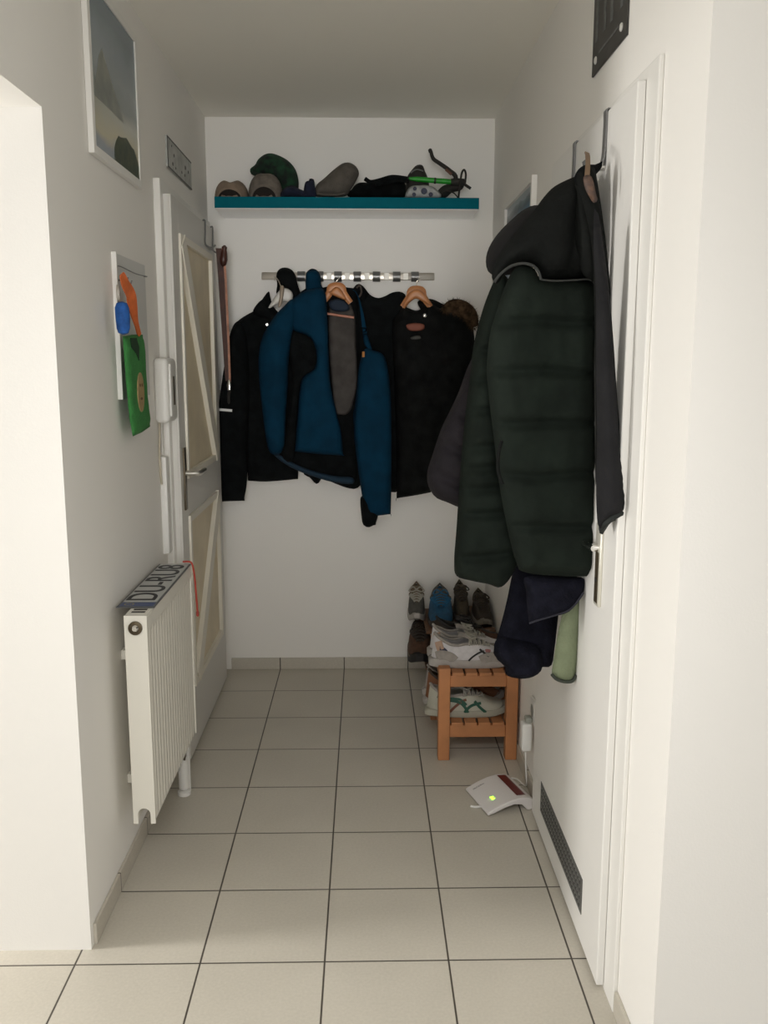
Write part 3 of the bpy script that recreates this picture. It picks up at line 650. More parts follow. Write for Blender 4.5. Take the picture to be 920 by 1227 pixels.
soft([(520, 236.8), (524, 229), (532, 222), (545, 219), (556, 221), (552, 228), (541, 231), (534, 236.8)], 1.935, 0.022, 0.02, 0.02, M_DARK, 'base_pad', t)
t = thing('wire_loop', 'thin black wire loop standing at the right end of the shelf', 'wire', (sx_at(552), 1.89, SZ1))
bm = B(); tube(bm, smooth_path([xz(549, 237.5, 1.885), xz(551, 222, 1.885), xz(553, 208, 1.885), xz(556, 203.5, 1.885), xz(558, 209, 1.885), xz(557, 220, 1.885)], 6), 0.0042, 8); obj('loop', bm, M_DARK, t)
bm = B(); tube(bm, smooth_path([xz(549, 237.6, 1.885), xz(543, 231, 1.885), xz(532, 229, 1.882), xz(526, 237.6, 1.878)], 6), 0.0025, 6); obj('loop_foot', bm, M_DARK, t)

# ------------------------------------------------------------------ back wall: coat rail
RZA, RZB = 1.796, 1.828
t = thing('coat_rail', 'brushed steel coat rail with wrapped dark hooks screwed to the back wall', 'coat rack', (0.03, YB, RZA))
obj('bar', bx(-0.352, 0.409, 2.086, 2.094, RZA, RZB, bev=0.003), M_STEEL, t)
for u in (345, 361, 383, 405, 428, 451, 475, 497):
    x = at('y', 2.08, u, 331).x
    bm = B(); ribbon(bm, smooth_path([(x, 2.0855, RZB-0.001), (x, 2.070, RZB+0.001), (x, 2.058, RZB-0.012), (x, 2.058, RZA+0.006), (x, 2.070, RZA-0.006), (x, 2.0855, RZA-0.002)], 5), [(0, -1, 0.01)]*26, 0.033, 0.0035)
    h = obj('hook', bm, M_IRON, t)
for x in (-0.3, 0.37):
    bm = B(); lathe(bm, [(0.008, 0), (0.008, YB-2.094)], (x, 2.094, (RZA+RZB)/2), (0, 1, 0), 10)
    obj('standoff', bm, M_STEEL, t)
for u in (371.5, 394, 416, 439.5, 463, 486): 
    x = at('y', 2.085, u, 331).x; bm = B(); box(bm, x-0.011, x+0.011, 2.0842, 2.0862, RZA+0.001, RZB-0.001, bev=0.0008, seg=1)
    obj('bright_plate', bm, mat('polished_plate', (0.86, 0.84, 0.78), 0.5, metal=0.2), t)

def hanger(name, label, group, apex, spread, drop, y, m, hooktop):
    ax, az = apex
    t = thing(name, label, 'clothes hanger', (ax, y, az), group=group)
    bm = B(); pts = smooth_path([(ax-spread, y, az-drop), (ax-spread*0.5, y, az-drop*0.42), (ax-0.02, y, az-0.004), (ax+0.02, y, az-0.004), (ax+spread*0.5, y, az-drop*0.42), (ax+spread, y, az-drop)], 5)
    tube(bm, pts, [0.012+0.006*math.sin(PI*i/(len(pts)-1)) for i in range(len(pts))], 10, flat=(0.55, 1.0)); obj('shoulder_bar', bm, m, t)
    bm = B(); tube(bm, smooth_path([(ax, y, az), (ax, y, hooktop-0.02), (ax+0.012, y+0.01, hooktop-0.004), (ax+0.004, 2.058-0.007, hooktop+0.006), (ax-0.004, 2.065, hooktop+0.004)], 5), 0.0022, 7); obj('wire_hook', bm, M_STEEL, t)
    return t

def garment_part(px, y, tf, tb, R, m, name, parent, **k): return soft(px, y, tf, tb, R, m, name, parent, **k)
# black coat (left)
yk = 2.045
t = thing('black_coat', 'black long-sleeved coat with a thin reflective sleeve stripe, leftmost on the coat rail', 'coat', (-0.33, yk, 1.05))
soft([(322, 349), (316, 356), (306, 371), (296, 377), (287, 383), (280, 392), (279, 420), (290, 480), (296, 560), (297, 576, 1), (320, 577), (357, 574, 1), (358, 540), (360, 470), (357, 400), (352, 372), (347, 362), (338, 376), (328, 368), (324, 357)], yk, 0.030, 0.03, 0.04, M_BLACK, 'body', t, step=0.011, fold=0.012, fscale=10)
sl = soft([(284, 385), (276, 399), (270, 430), (264, 470), (261, 500), (263, 550), (266, 601, 1), (292, 600, 1), (296, 575), (297, 520), (299, 470), (297, 420), (293, 395)], yk-0.038, 0.026, 0.02, 0.035, M_BLACK, 'sleeve', t, step=0.011, fold=0.016, fscale=12)
bm = B(); ribbon(bm, smooth_path([xz(261, 490.5, yk-0.048), xz(264, 490.8, yk-0.061), xz(270, 491.3, yk-0.070), xz(278, 492, yk-0.073)], 4), (0, -1, 0), 0.011, 0.002); obj('reflective_stripe', bm, mat('reflective_tape', (0.85, 0.86, 0.86), 0.3), sl, label='white reflective stripe')
soft([(318, 358), (310, 362), (303, 373), (309, 379), (320, 382), (334, 385), (334, 379), (325, 372), (320, 366)], yk-0.035, 0.012, 0.012, 0.012, M_BLACK, 'collar', t)
soft([(331, 352), (332, 341), (331, 330), (334, 323), (341, 320.5), (349, 323), (354, 330), (357, 342), (361, 356), (354, 362), (346, 350), (338, 345)], 2.030, 0.022, 0.018, 0.02, M_BLACK, 'hanging_loop', t)
bm = B(); q = xz(320, 389, yk-0.040); lathe(bm, [(0.007, 0), (0.006, 0.006)], q, (0, -1, 0), 12); obj('snap_button', bm, M_CHROME, t)
ax, az = at('y', 1.98, 341, 346).x, at('y', 1.98, 341, 346).z
t = thing('white_hanger', 'white clothes hanger showing in the neck of the leftmost black coat', 'clothes hanger', (ax, 1.965, az))
soft([(341, 345), (334, 349), (329, 356), (321.5, 369), (330, 366), (338, 362), (347, 362), (351, 356), (349, 349)], 1.985, 0.008, 0.008, 0.008, mat('white_hanger', (0.68, 0.66, 0.62), 0.4), 'shoulder_bar', t, step=0.006)
soft([(335.5, 343), (340, 343), (340, 352), (337, 366), (333, 368), (335, 355)], 1.9765, 0.004, 0.002, 0.004, mat('beige_tape', (0.36, 0.29, 0.22), 0.6), 'centre_label', t, step=0.005)
bm = B(); q = xz(337, 345, 1.985); tube(bm, smooth_path([q, q+Vector((-0.012, 0.004, 0.03)), q+Vector((-0.03, 0.02, 0.05)), (q.x-0.035, 2.055, 1.792)], 4), 0.0022, 6); obj('wire_hook', bm, M_STEEL, t)

# dark jacket behind the blue jacket
yb = 2.045
t = thing('black_jacket', 'black jacket hanging hidden behind the blue jacket, its upper edge beside the wooden hangers', 'jacket', (0.2, yb, 1.1))
soft([(426, 346), (430, 341), (436, 344), (443, 353), (452, 357), (461, 355), (470, 350.5), (481, 350), (487, 358), (486, 390), (482, 450), (478, 560), (474, 590), (440, 578), (424, 586), (398, 578), (388, 571), (380, 580), (372, 573), (362, 560), (372, 500), (400, 400), (418, 358)], yb, 0.022, 0.02, 0.04, M_BLACK, 'body', t, step=0.012, fold=0.005)
soft([(423, 350), (425, 343), (430, 340), (436, 344), (440, 352), (434, 362)], 2.018, 0.012, 0.012, 0.012, M_BLACK, 'neck_loop', t)
q = xz(430, 350, 2.0); bm = B(); tube(bm, smooth_path([xz(427, 345, 2.000), xz(431, 342, 2.000), xz(433, 350, 2.000), xz(430, 356, 2.000)], 4), 0.004, 7); obj('loop_tag', bm, mat('brown_tag', (0.06, 0.045, 0.035), 0.7), t)

# blue jacket
yj = 1.900
t = thing('blue_jacket', 'petrol-blue outdoor jacket hanging open with a grey lining in the middle of the coat rail', 'jacket', (-0.05, yj, 1.0))
soft([(366, 346), (350, 360), (337, 372), (330, 390), (333, 420), (336, 470), (332, 520), (327, 541), (345, 556), (365, 567), (395, 575), (421, 580), (428, 560), (428, 470), (430, 400), (426, 350), (418, 345), (400, 342), (385, 345)], 1.975, 0.012, 0.02, 0.03, M_BLACK, 'back_panel', t, step=0.012, fold=0.003, label='dark inside of the jacket')
soft([(384, 345), (366, 348), (352, 357), (343, 368), (344, 385), (352, 396), (372, 405), (379, 425), (376, 442), (361, 456), (356, 500), (353, 541, 1), (380, 544), (411, 546, 1), (409, 520), (402, 490), (396, 460), (394, 430), (393, 400), (392, 375), (390, 352)], yj, 0.024, 0.02, 0.028, M_BLUE, 'front_panel', t, step=0.010, fold=0.016, fscale=11)
soft([(352, 396), (346, 402), (345, 420), (350, 450), (345, 500), (338, 545), (352, 550), (356, 500), (361, 458), (377, 444), (381, 425), (374, 404)], 1.925, 0.012, 0.02, 0.02, M_BLACK, 'side_piece', t, step=0.010, fold=0.008, label='black piece between sleeve and front')  # black piece filling the space between sleeve and front
soft([(352, 358), (339, 368), (328, 380), (315, 402), (310, 425), (310, 450), (313, 480), (317, 515), (322, 540), (332, 545), (340, 535), (342, 500), (345, 460), (346, 430), (350, 400), (356, 380)], 1.892, 0.030, 0.03, 0.04, M_BLUE, 'sleeve', t, step=0.010, fold=0.018, fscale=13)
soft([(366, 348), (366, 334), (367, 327), (373, 323.5), (380, 325), (384, 332), (385, 342), (392, 352), (388, 362), (374, 360), (364, 356)], 1.980, 0.020, 0.02, 0.02, M_BLUE, 'hood', t, step=0.009)
soft([(367, 338), (367, 327), (373, 322), (380, 324), (384, 331), (384, 339), (375, 340)], 2.035, 0.015, 0.012, 0.012, M_BLACK, 'hanging_loop', t, step=0.008)
soft([(396, 366), (393, 380), (394, 420), (397, 455), (401, 493), (408, 497), (416, 496), (422, 486), (428, 455), (427, 415), (425, 380), (418, 362), (408, 360)], 1.953, 0.009, 0.008, 0.02, M_LINING, 'lining', t, step=0.010, fold=0.012, fscale=14, label='grey inner lining')
soft([(412, 345), (420, 346), (427, 352), (431, 368), (434, 395), (436, 412), (441, 420), (437, 428), (432, 434), (428, 460), (425, 486), (423, 500), (427, 540), (430, 570), (438, 570), (440, 520), (442, 470), (446, 425), (440, 400), (434, 370), (426, 349)], 1.904, 0.016, 0.016, 0.016, M_BLUE, 'front_panel', t, step=0.010, fold=0.008)
soft([(437, 418), (447, 420), (458, 424), (464, 438), (468, 470), (469, 520), (469, 570), (468, 616, 1), (452, 618), (440, 618, 1), (435, 600), (430, 570), (424, 520), (426, 480), (430, 440)], 1.885, 0.032, 0.03, 0.04, M_BLUE, 'sleeve', t, step=0.010, fold=0.016, fscale=12)
soft([(432, 596), (444, 598), (453, 612), (450, 628, 1), (441, 632), (434, 628, 1)], 1.890, 0.024, 0.022, 0.02, M_BLACK, 'cuff', t, step=0.008, label='black inner cuff')
soft([(432, 434), (441, 423), (441, 431), (436, 438)], 1.878, 0.007, 0.003, 0.006, M_BLACK, 'chest_tab', t, step=0.006)
for u, v in ((435.5, 424), (437.5, 477)):
    q = xz(u, v, 1.868); bm = B(); box(bm, q.x-0.006, q.x+0.005, q.y-0.004, q.y+0.012, q.z-0.014, q.z+0.010, bev=0.002); obj('logo_tab', bm, mat('orange_tab', (0.42, 0.17, 0.03), 0.6), t, label='small orange tab')
soft([(325, 541), (335, 545), (352, 555), (372, 563), (400, 570), (422, 572), (422, 580), (400, 578), (375, 571), (350, 561), (333, 550)], 1.935, 0.010, 0.01, 0.010, mat('blue_hem', (0.003, 0.022, 0.045), 0.85), 'hem', t, step=0.008)
# its hanger
t = hanger('wooden_hanger', 'reddish wooden clothes hanger in the collar of the blue jacket', 'wooden hangers on the coat rail', (at('y', 1.937, 403, 343).x, at('y', 1.937, 403, 343).z), 0.060, 0.068, 1.937, M_HANG, RZA)
soft([(397, 348), (403, 343.5), (409, 348), (415, 359), (406, 357), (394, 351)], 1.928, 0.006, 0.006, 0.006, M_HANG, 'centre_plate', t, step=0.005)
bm = B(); tube(bm, [xz(392, 376, 1.936), xz(424, 380.5, 1.934)], 0.0055, 10); obj('trouser_bar', bm, mat('copper_bar', (0.45, 0.19, 0.12), 0.35), t)
soft([(394, 362), (404, 358), (415, 362), (419, 370), (412, 373.5), (398, 372)], 1.936, 0.008, 0.006, 0.010, mat('collar_blue', (0.006, 0.016, 0.035), 0.8), 'collar', bpy.data.objects['blue_jacket'], step=0.007)

# black parka with fur hood
yp2 = 1.985
t = thing('black_parka', 'black parka with a brown fur-trimmed hood, rightmost on the coat rail', 'parka', (0.42, yp2, 1.1))
soft([(484, 368), (476, 377), (470, 388), (471, 420), (473, 470), (475, 540), (475, 597, 1), (495, 594), (516, 590, 1), (528, 560), (545, 500), (560, 450), (568, 420), (566, 390), (556, 380), (540, 374), (524, 368), (514, 362), (505, 370), (497, 372)], yp2, 0.055, 0.028, 0.06, M_BLACK2, 'body', t, step=0.011, fold=0.025, fscale=9)
soft([(500, 362), (515, 358), (530, 364), (545, 372), (560, 382), (566, 398), (555, 402), (538, 392), (522, 384), (510, 378)], yp2+0.035, 0.02, 0.02, 0.02, M_BLACK2, 'hood', t, step=0.010, fold=0.006)
# fur ruff: lumpy roll with strands
bm = B(); pth = smooth_path([xz(534, 369, yp2-0.07), xz(544, 367, yp2-0.085), xz(555, 371, yp2-0.085), xz(564, 379, yp2-0.07), xz(568, 390, yp2-0.05)], 6)
rad = [0.016+0.020*math.sin(PI*(i+0.5)/len(pth)) for i in range(len(pth))]
tube(bm, pth, rad, 14)
fr_ = obj('fur_ruff', bm, M_FUR, t, label='brown fur trim')
bm = B(); rg = random.Random(11)
for i in range(1500):
    k = rg.randrange(len(pth)); c = pth[k]; a = rg.uniform(0, 2*PI); e = rg.uniform(-1, 1)
    d = Vector((math.cos(a)*math.sqrt(1-e*e), math.sin(a)*math.sqrt(1-e*e), e)); p0 = c+d*rad[k]*0.8; ln = rg.uniform(0.010, 0.024)
    d2_ = (d+Vector((rg.uniform(-.5, .5), rg.uniform(-.5, .5), rg.uniform(-.8, .2)))).normalized(); s = d.cross(Vector((rg.random(), rg.random(), rg.random()))).normalized()*0.0011
    bm.faces.new([bm.verts.new(p0-s), bm.verts.new(p0+s), bm.verts.new(p0+d2_*ln)])
obj('fur_strands', bm, M_FUR, fr_, smooth=False, autos='raw')['kind'] = 'stuff'
q = xz(509, 378, yp2-0.068); bm = B(); lathe(bm, [(0.008, 0), (0.008, 0.004), (0.003, 0.006)], q, (0, -1, 0), 12); obj('button', bm, M_CHROME, t)
soft([(487, 389), (498, 387), (508, 389), (507, 395), (496, 397), (489, 395)], yp2-0.064, 0.004, 0.004, 0.004, mat('red_brown_label', (0.20, 0.060, 0.035), 0.7), 'neck_label', t, step=0.005, label='red-brown neck label')
soft([(492, 404), (502, 402), (504, 406), (494, 407)], yp2-0.064, 0.003, 0.003, 0.003, mat('grey_label', (0.05, 0.05, 0.045), 0.7), 'size_label', t, step=0.005)
t = hanger('wooden_hanger', 'orange-brown wooden clothes hanger in the neck of the black parka', 'wooden hangers on the coat rail', (at('y', 1.955, 499, 347).x, at('y', 1.955, 499, 347).z), 0.06, 0.072, 1.955, M_HANG, RZA)
soft([(482, 369), (486, 358), (491, 350), (498.5, 346.5), (506, 349), (512, 356), (516, 366), (507, 362), (498, 358), (490, 363)], 1.940, 0.008, 0.008, 0.008, M_HANG, 'centre_plate', t, step=0.005)
# ------------------------------------------------------------------ right wall
t = thing('small_framed_picture', 'small white-framed blue and white picture on the right wall partly hidden behind the coat hood', 'picture', (XR, 1.35, 1.8))
fy0, fy1, fz0, fz1 = 1.07, 1.66, 1.66, 2.045
bm = B()
for a in ((fy0, fy0+0.02, fz0, fz1), (fy1-0.02, fy1, fz0, fz1), (fy0+0.02, fy1-0.02, fz0, fz0+0.02), (fy0+0.02, fy1-0.02, fz1-0.02, fz1)): box(bm, XR-0.02, XR-0.001, a[0], a[1], a[2], a[3], bev=0.001, seg=1)
obj('frame', bm, M_TRIM, t, smooth=False)
def picture2():
    m = bpy.data.materials.new('sea_print'); m.use_nodes = True; nt = m.node_tree; N = nt.nodes; L = nt.links; b = N['Principled BSDF']; b.inputs['Roughness'].default_value = 0.3
    tc = N.new('ShaderNodeTexCoord'); sp = N.new('ShaderNodeSeparateXYZ'); L.new(tc.outputs['Generated'], sp.inputs[0])
    n = N.new('ShaderNodeTexNoise'); n.inputs['Scale'].default_value = 5; L.new(tc.outputs['Generated'], n.inputs['Vector'])
    ad = N.new('ShaderNodeMath'); ad.operation = 'MULTIPLY_ADD'; ad.inputs[1].default_value = 0.12; L.new(n.outputs['Fac'], ad.inputs[0]); L.new(sp.outputs[2], ad.inputs[2])
    r = N.new('ShaderNodeValToRGB'); cr = r.color_ramp
    cr.elements[0].color = (0.04, 0.13, 0.22, 1); cr.elements[1].color = (0.42, 0.46, 0.48, 1); cr.elements[0].position = 0.80; cr.elements[1].position = 1.06
    for p, c in ((0.88, (0.04, 0.12, 0.20)), (0.93, (0.05, 0.06, 0.075)), (0.985, (0.22, 0.25, 0.28))): e = cr.elements.new(p); e.color = (*c, 1)
    L.new(ad.outputs[0], r.inputs['Fac']); L.new(r.outputs['Color'], b.inputs['Base Color']); return m
obj('print', bx(XR-0.010, XR-0.003, fy0+0.02, fy1-0.02, fz0+0.02, fz1-0.02), picture2(), t, smooth=False)

t = thing('dark_number_plate', 'dark old number plate with two white screws high on the right wall above the door', 'license plate', (XR, 0.22, 2.15))
obj('plate', bx(XR-0.005, XR, 0.070, 0.366, 2.135, 2.36, bev=0.0015), mat('plate_dark', (0.032, 0.030, 0.027), 0.45, var=0.25, vscale=20), t, smooth=False)
bm = B()
for y in (0.102, 0.185, 0.245, 0.318):
    box(bm, XR-0.0058, XR-0.005, y, y+0.022, 2.205, 2.325, bev=0.0003, seg=1)
box(bm, XR-0.0058, XR-0.005, 0.13, 0.30, 2.170, 2.176)
obj('raised_strokes', bm, mat('plate_stroke', (0.10, 0.105, 0.105), 0.5, var=0.3, vscale=60), t, smooth=False)
for y in (0.108, 0.328):
    bm = B(); lathe(bm, [(0.009, 0), (0.009, 0.002), (0.006, 0.004)], (XR-0.005, y, 2.163), (-1, 0, 0), 14); obj('screw', bm, mat('screw_white', (0.62, 0.61, 0.58), 0.4), t)

# over-door hooks
for k, (y, lab) in enumerate(((0.115, 'flat metal over-door hook nearest the front, carrying the coats on the right door'), (0.415, 'flat metal over-door hook further back on the right door, behind the hung coats'))):
    t = thing('over_door_hook', lab, 'hook', (0.63, y, 1.88), group='over-door hooks on the right door')
    bm = B(); pth = smooth_path([(0.645, y, 1.9945), (0.6345, y, 1.9945), (0.6345, y, 1.97), (0.6335, y, 1.91), (0.630, y, 1.886), (0.620, y, 1.874), (0.606, y, 1.872), (0.594, y, 1.876), (0.590, y, 1.888)], 4)
    nr = []
    for i in range(len(pth)):
        a, c = pth[max(i-1, 0)], pth[min(i+1, len(pth)-1)]; d = (c-a).normalized(); nr.append(Vector((0, 1, 0)).cross(d))
    ribbon(bm, pth, nr, 0.024, 0.0028); obj('bent_strip', bm, M_IRON, t)
    bm = B(); tube(bm, [(0.636, y-0.004, 1.872), (0.606, y-0.004, 1.872), (0.597, y-0.004, 1.877)], 0.0055, 8); obj('peg', bm, M_CHROME, t)

# --- green quilted coat
yg = 0.155
def seams_h(vs, w=0.010, a=0.55, y=yg, u0=640, slope=0.0):
    zs = [(at('y', y, u0, v).z, at('y', y, u0, v).x) for v in vs]
    def f(x, z):
        k = 1.0
        for s, sx_ in zs:
            d = z - s - slope*(x-sx_) - 0.006*noise.noise(Vector((x*9, s*5, 0)))
            k -= a*math.exp(-(d/w)**2)
        # puckers beside the seams
        k += 0.06*noise.noise(Vector((x*40, z*14, 2)))
        return max(0.1, k)
    return f
t = thing('green_puffer_coat', 'big dark green quilted coat with a charcoal hood hanging on the right door', 'coat', (0.47, yg, 0.9))
soft([(648, 333), (640, 322), (620, 318), (606, 340), (595, 372), (587, 400), (583, 440), (586, 480), (592, 530), (598, 580), (606, 625), (614, 660), (622, 684, 1), (640, 688), (665, 690), (690, 691), (712, 690, 1), (714, 650), (715, 600), (714, 540), (713, 480), (713, 420), (714, 370), (712, 345), (706, 334), (680, 335)], yg-0.03, 0.055, 0.10, 0.05, M_GREEN, 'front_panel', t, step=0.0075, seam=seams_h([388, 445, 505, 565, 625, 681], w=0.0085, a=0.50), fold=0.010, fscale=14)
soft([(596, 330), (588, 345), (578, 372), (568, 410), (563, 450), (556, 510), (551, 570), (547, 630), (544, 672), (547, 690), (565, 696), (585, 700), (598, 704), (608, 697), (618, 680), (626, 660), (626, 600), (622, 540), (614, 470), (612, 400), (612, 345), (605, 330)], yg+0.075, 0.055, 0.06, 0.05, M_GREEN, 'side_piece', t, step=0.0075, seam=seams_h([420, 455, 490, 535, 560, 585, 615, 665], w=0.0085, a=0.5, y=yg+0.05, u0=580, slope=0.08), fold=0.012, fscale=14)
# zip edge piping
bm = B(); pz = [at('y', yg-0.075, u, v) for u, v in ((648, 335), (665, 336.5), (690, 335.5), (706, 335), (713, 342), (715, 370), (713, 420), (713, 480), (714, 560), (715, 640), (713, 690))]
tube(bm, smooth_path(pz, 5), 0.0022, 7); obj('zip_edge', bm, M_PIPE, t)
# hood
hd = soft([(698, 208), (690, 211), (676, 217), (662, 225), (650, 238), (640, 252), (628, 266), (614, 282), (602, 298), (593, 315), (589, 331), (595, 341), (606, 325), (620, 317), (634, 316), (643, 322), (648, 334), (665, 336), (690, 335), (706, 334), (713, 338), (716, 320), (714, 290), (712, 262), (710, 240), (706, 222)], yg-0.02, 0.085, 0.10, 0.08, M_HOOD, 'hood', t, step=0.009, fold=0.016, fscale=9, seam=lambda x, z: 1-0.35*math.exp(-((x-at('y', yg, 687, 250).x-0.10*(z-at('y', yg, 687, 250).z))/0.011)**2))
soft([(691, 211), (699, 208), (706, 222), (712, 262), (716, 320), (714, 340), (706, 335), (697, 326), (690, 296), (686, 262), (687, 235)], yg-0.075, 0.034, 0.06, 0.03, mat('charcoal_quilt_side', (0.0095, 0.0105, 0.0098), 0.9, var=0.2, vscale=12, bump=0.25, bscale=60, spec=0.1), 'hood_side', t, step=0.008, fold=0.012, fscale=14)
bm = B(); pz = [at('y', yg-0.085, u, v) for u, v in ((592, 338), (600, 328), (612, 319), (626, 315.5), (638, 318), (645, 325), (648, 335))]
tube(bm, smooth_path(pz, 5), 0.0032, 7); obj('hood_edge', bm, M_PIPE, hd)
soft([(688, 216), (690, 207), (696, 200), (704, 197), (714, 197), (722, 193), (720, 202), (714, 209), (709, 218), (705, 232), (700, 240), (694, 232)], 0.075, 0.014, 0.02, 0.014, M_BLACK, 'neck_loop', t, step=0.007)
# pocket zip
bm = B(); pz = [at('y', yg-0.092, u, v) for u, v in ((601, 528), (597, 545), (597, 565), (602, 580))]
tube(bm, smooth_path(pz, 5), 0.0045, 6); obj('pocket_zip', bm, M_HOOD, t)
# hanging loop and tag
t = thing('leather_hanging_tag', 'brown loop and leather tag over the near over-door hook above the coat hood', 'tag', (0.60, 0.09, 1.8))
bm = B(); ribbon(bm, smooth_path([at('y', 0.070, 703, 183), at('y', 0.035, 704, 188), at('y', -0.010, 704, 200), at('y', -0.020, 703, 214)], 5), (0, -1, 0), 0.010, 0.003); obj('loop', bm, mat('tan_loop', (0.16, 0.10, 0.055), 0.6), t)
soft([(699, 212), (707, 210), (711, 218), (714, 232), (716, 240), (711, 243), (706, 236), (701, 226)], -0.022, 0.006, 0.006, 0.006, mat('tan_tag', (0.14, 0.075, 0.045), 0.6, col2=(0.05, 0.03, 0.025), vscale=60), 'tag_body', t, step=0.006)

# --- charcoal jacket against the door with forward sleeve
t = thing('charcoal_jacket', 'charcoal jacket hanging flat against the right door edge beside the green coat', 'jacket', (0.6, 0.05, 1.1))
soft([(690, 214), (696, 205), (703, 198), (712, 200), (716, 220), (722, 260), (728, 310), (733, 370), (738, 440), (742, 520), (742, 590), (716, 600), (714, 480), (712, 380), (709, 300), (700, 250)], 0.02, 0.024, 0.02, 0.03, M_HOOD, 'body', t, step=0.010, fold=0.012)
slv = soft([(712, 250), (718, 262), (724, 300), (730, 350), (735, 410), (739, 470), (744, 530), (749, 580), (750, 612), (740, 618), (728, 622), (720, 634), (716, 628), (714, 590), (715, 520), (714, 440), (714, 360), (711, 300)], -0.095, 0.038, 0.05, 0.04, M_GREYJ, 'sleeve', t, step=0.009, fold=0.012, fscale=12)
soft([(748, 604), (750, 616), (741, 622), (732, 626), (726, 634), (720, 642), (717, 630), (722, 616), (734, 606)], -0.088, 0.034, 0.03, 0.02, mat('dark_green_cuff', (0.010, 0.013, 0.012), 0.8), 'cuff', slv, step=0.007)

# --- aubergine quilted jacket behind
ya = 0.43
t = thing('aubergine_puffer_jacket', 'dark aubergine quilted jacket hanging behind the green coat on the right door', 'jacket', (0.5, ya, 1.05))
soft([(600, 345), (588, 365), (578, 392), (570, 420), (560, 440), (550, 468), (540, 490), (528, 515), (518, 545), (512, 565), (513, 582), (522, 596), (536, 602), (550, 608), (566, 612), (600, 620), (640, 620), (640, 400), (630, 350)], ya, 0.07, 0.06, 0.06, M_PURP, 'body', t, step=0.010, fold=0.010, fscale=12, seam=seams_h([440, 490, 535, 575], w=0.011, a=0.5, y=ya, u0=540, slope=-0.45))
soft([(640, 246), (626, 252), (612, 264), (598, 278), (587, 294), (582, 310), (584, 324), (592, 330), (606, 330), (640, 320), (655, 280), (652, 250)], ya-0.10, 0.07, 0.07, 0.06, mat('black_hood', (0.007, 0.0065, 0.008), 0.85, var=0.2, vscale=14), 'hood', t, step=0.010, fold=0.012)

# --- navy fleece and pale green jumper below
yn = 0.325
t = thing('navy_fleece_jacket', 'dark navy fleece jacket with a rounded cuff hanging below the hem of the green coat', 'jacket', (0.5, yn, 0.7))
soft([(618, 664), (613, 690), (607, 720), (600, 748), (593, 772), (592, 785), (606, 794), (628, 800), (645, 799), (660, 798), (664, 780), (668, 745), (670, 725), (672, 700), (672, 668), (650, 660)], yn, 0.028, 0.03, 0.035, M_NAVY, 'body', t, step=0.010, fold=0.012, fscale=10)
soft([(628, 692), (630, 708), (631, 725), (634, 748, 1), (645, 744), (662, 739), (680, 734), (690, 724), (699, 710), (700, 694), (690, 691), (650, 690)], 0.145, 0.022, 0.02, 0.02, M_NAVY, 'front_flap', t, step=0.009, fold=0.008)
bm = B(); tube(bm, smooth_path([at('y', 0.128, u, v) for u, v in ((634, 747), (645, 743), (662, 738), (680, 732), (690, 723), (699, 710))], 5), 0.0026, 7); obj('flap_edge', bm, mat('navy_edge', (0.018, 0.018, 0.028), 0.9), t)
soft([(592, 772), (600, 764), (625, 768), (645, 775), (650, 790), (648, 804), (636, 812), (620, 813), (607, 809), (604, 798), (594, 788)], yn-0.035, 0.035, 0.03, 0.03, M_NAVY, 'cuff', t, step=0.009, fold=0.006)
t = thing('pale_green_jumper', 'pale green fleece jumper with a dark hem showing under the navy fleece at the door', 'jumper', (0.6, 0.2, 0.6))
yt = 0.20
soft([(690, 700), (696, 700), (696, 720), (695, 755), (693, 785), (690, 808), (686, 816), (676, 817), (666, 814), (661, 807), (664, 785), (668, 760), (673, 738), (680, 712)], yt, 0.018, 0.03, 0.025, M_MINT, 'body', t, step=0.009, fold=0.010, fscale=14)
bm = B(); tube(bm, smooth_path([at('y', yt-0.012, u, v) for u, v in ((661, 808), (667, 814), (677, 817), (686, 816), (690, 809))], 5), 0.0042, 8); obj('hem_band', bm, mat('mint_hem', (0.035, 0.042, 0.032), 0.9), t)

# ------------------------------------------------------------------ router, socket
def socket(x, y, z):
    t = thing('wall_socket', 'white wall socket low on the right wall behind the router', 'socket', (x, y, z))
    obj('plate', bx(XR-0.010, XR-0.0005, y-0.04, y+0.04, z-0.04, z+0.04, bev=0.004), M_WHITEP, t)
    bm = B(); lathe(bm, [(0.022, 0.001), (0.021, 0.0012), (0.019, 0.0014)], (XR-0.010, y, z), (-1, 0, 0), 20); obj('cup', bm, mat('socket_shade', (0.30, 0.30, 0.27), 0.6), t)
socket(XR, 0.84, 0.30)
t = thing('power_adapter', 'white plug-in power adapter hanging below the right wall socket', 'power adapter', (XR-0.03, 0.84, 0.17))
obj('adapter_body', bx(XR-0.046, XR-0.012, 0.812, 0.860, 0.165, 0.262, bev=0.008, seg=3), M_WHITEP, t)
obj('plug_top', bx(XR-0.034, XR-0.012, 0.818, 0.852, 0.262, 0.282, bev=0.005), mat('plug_grey', (0.36, 0.37, 0.33), 0.5), t)
RT = Vector((0.541, 0.80, 0.0)); rrz = math.radians(17)
t = thing('wifi_router', 'white wifi router with red stripe and green lights on the floor tiles', 'router', RT, rrz); t.scale = (0.88, 0.88, 0.88)
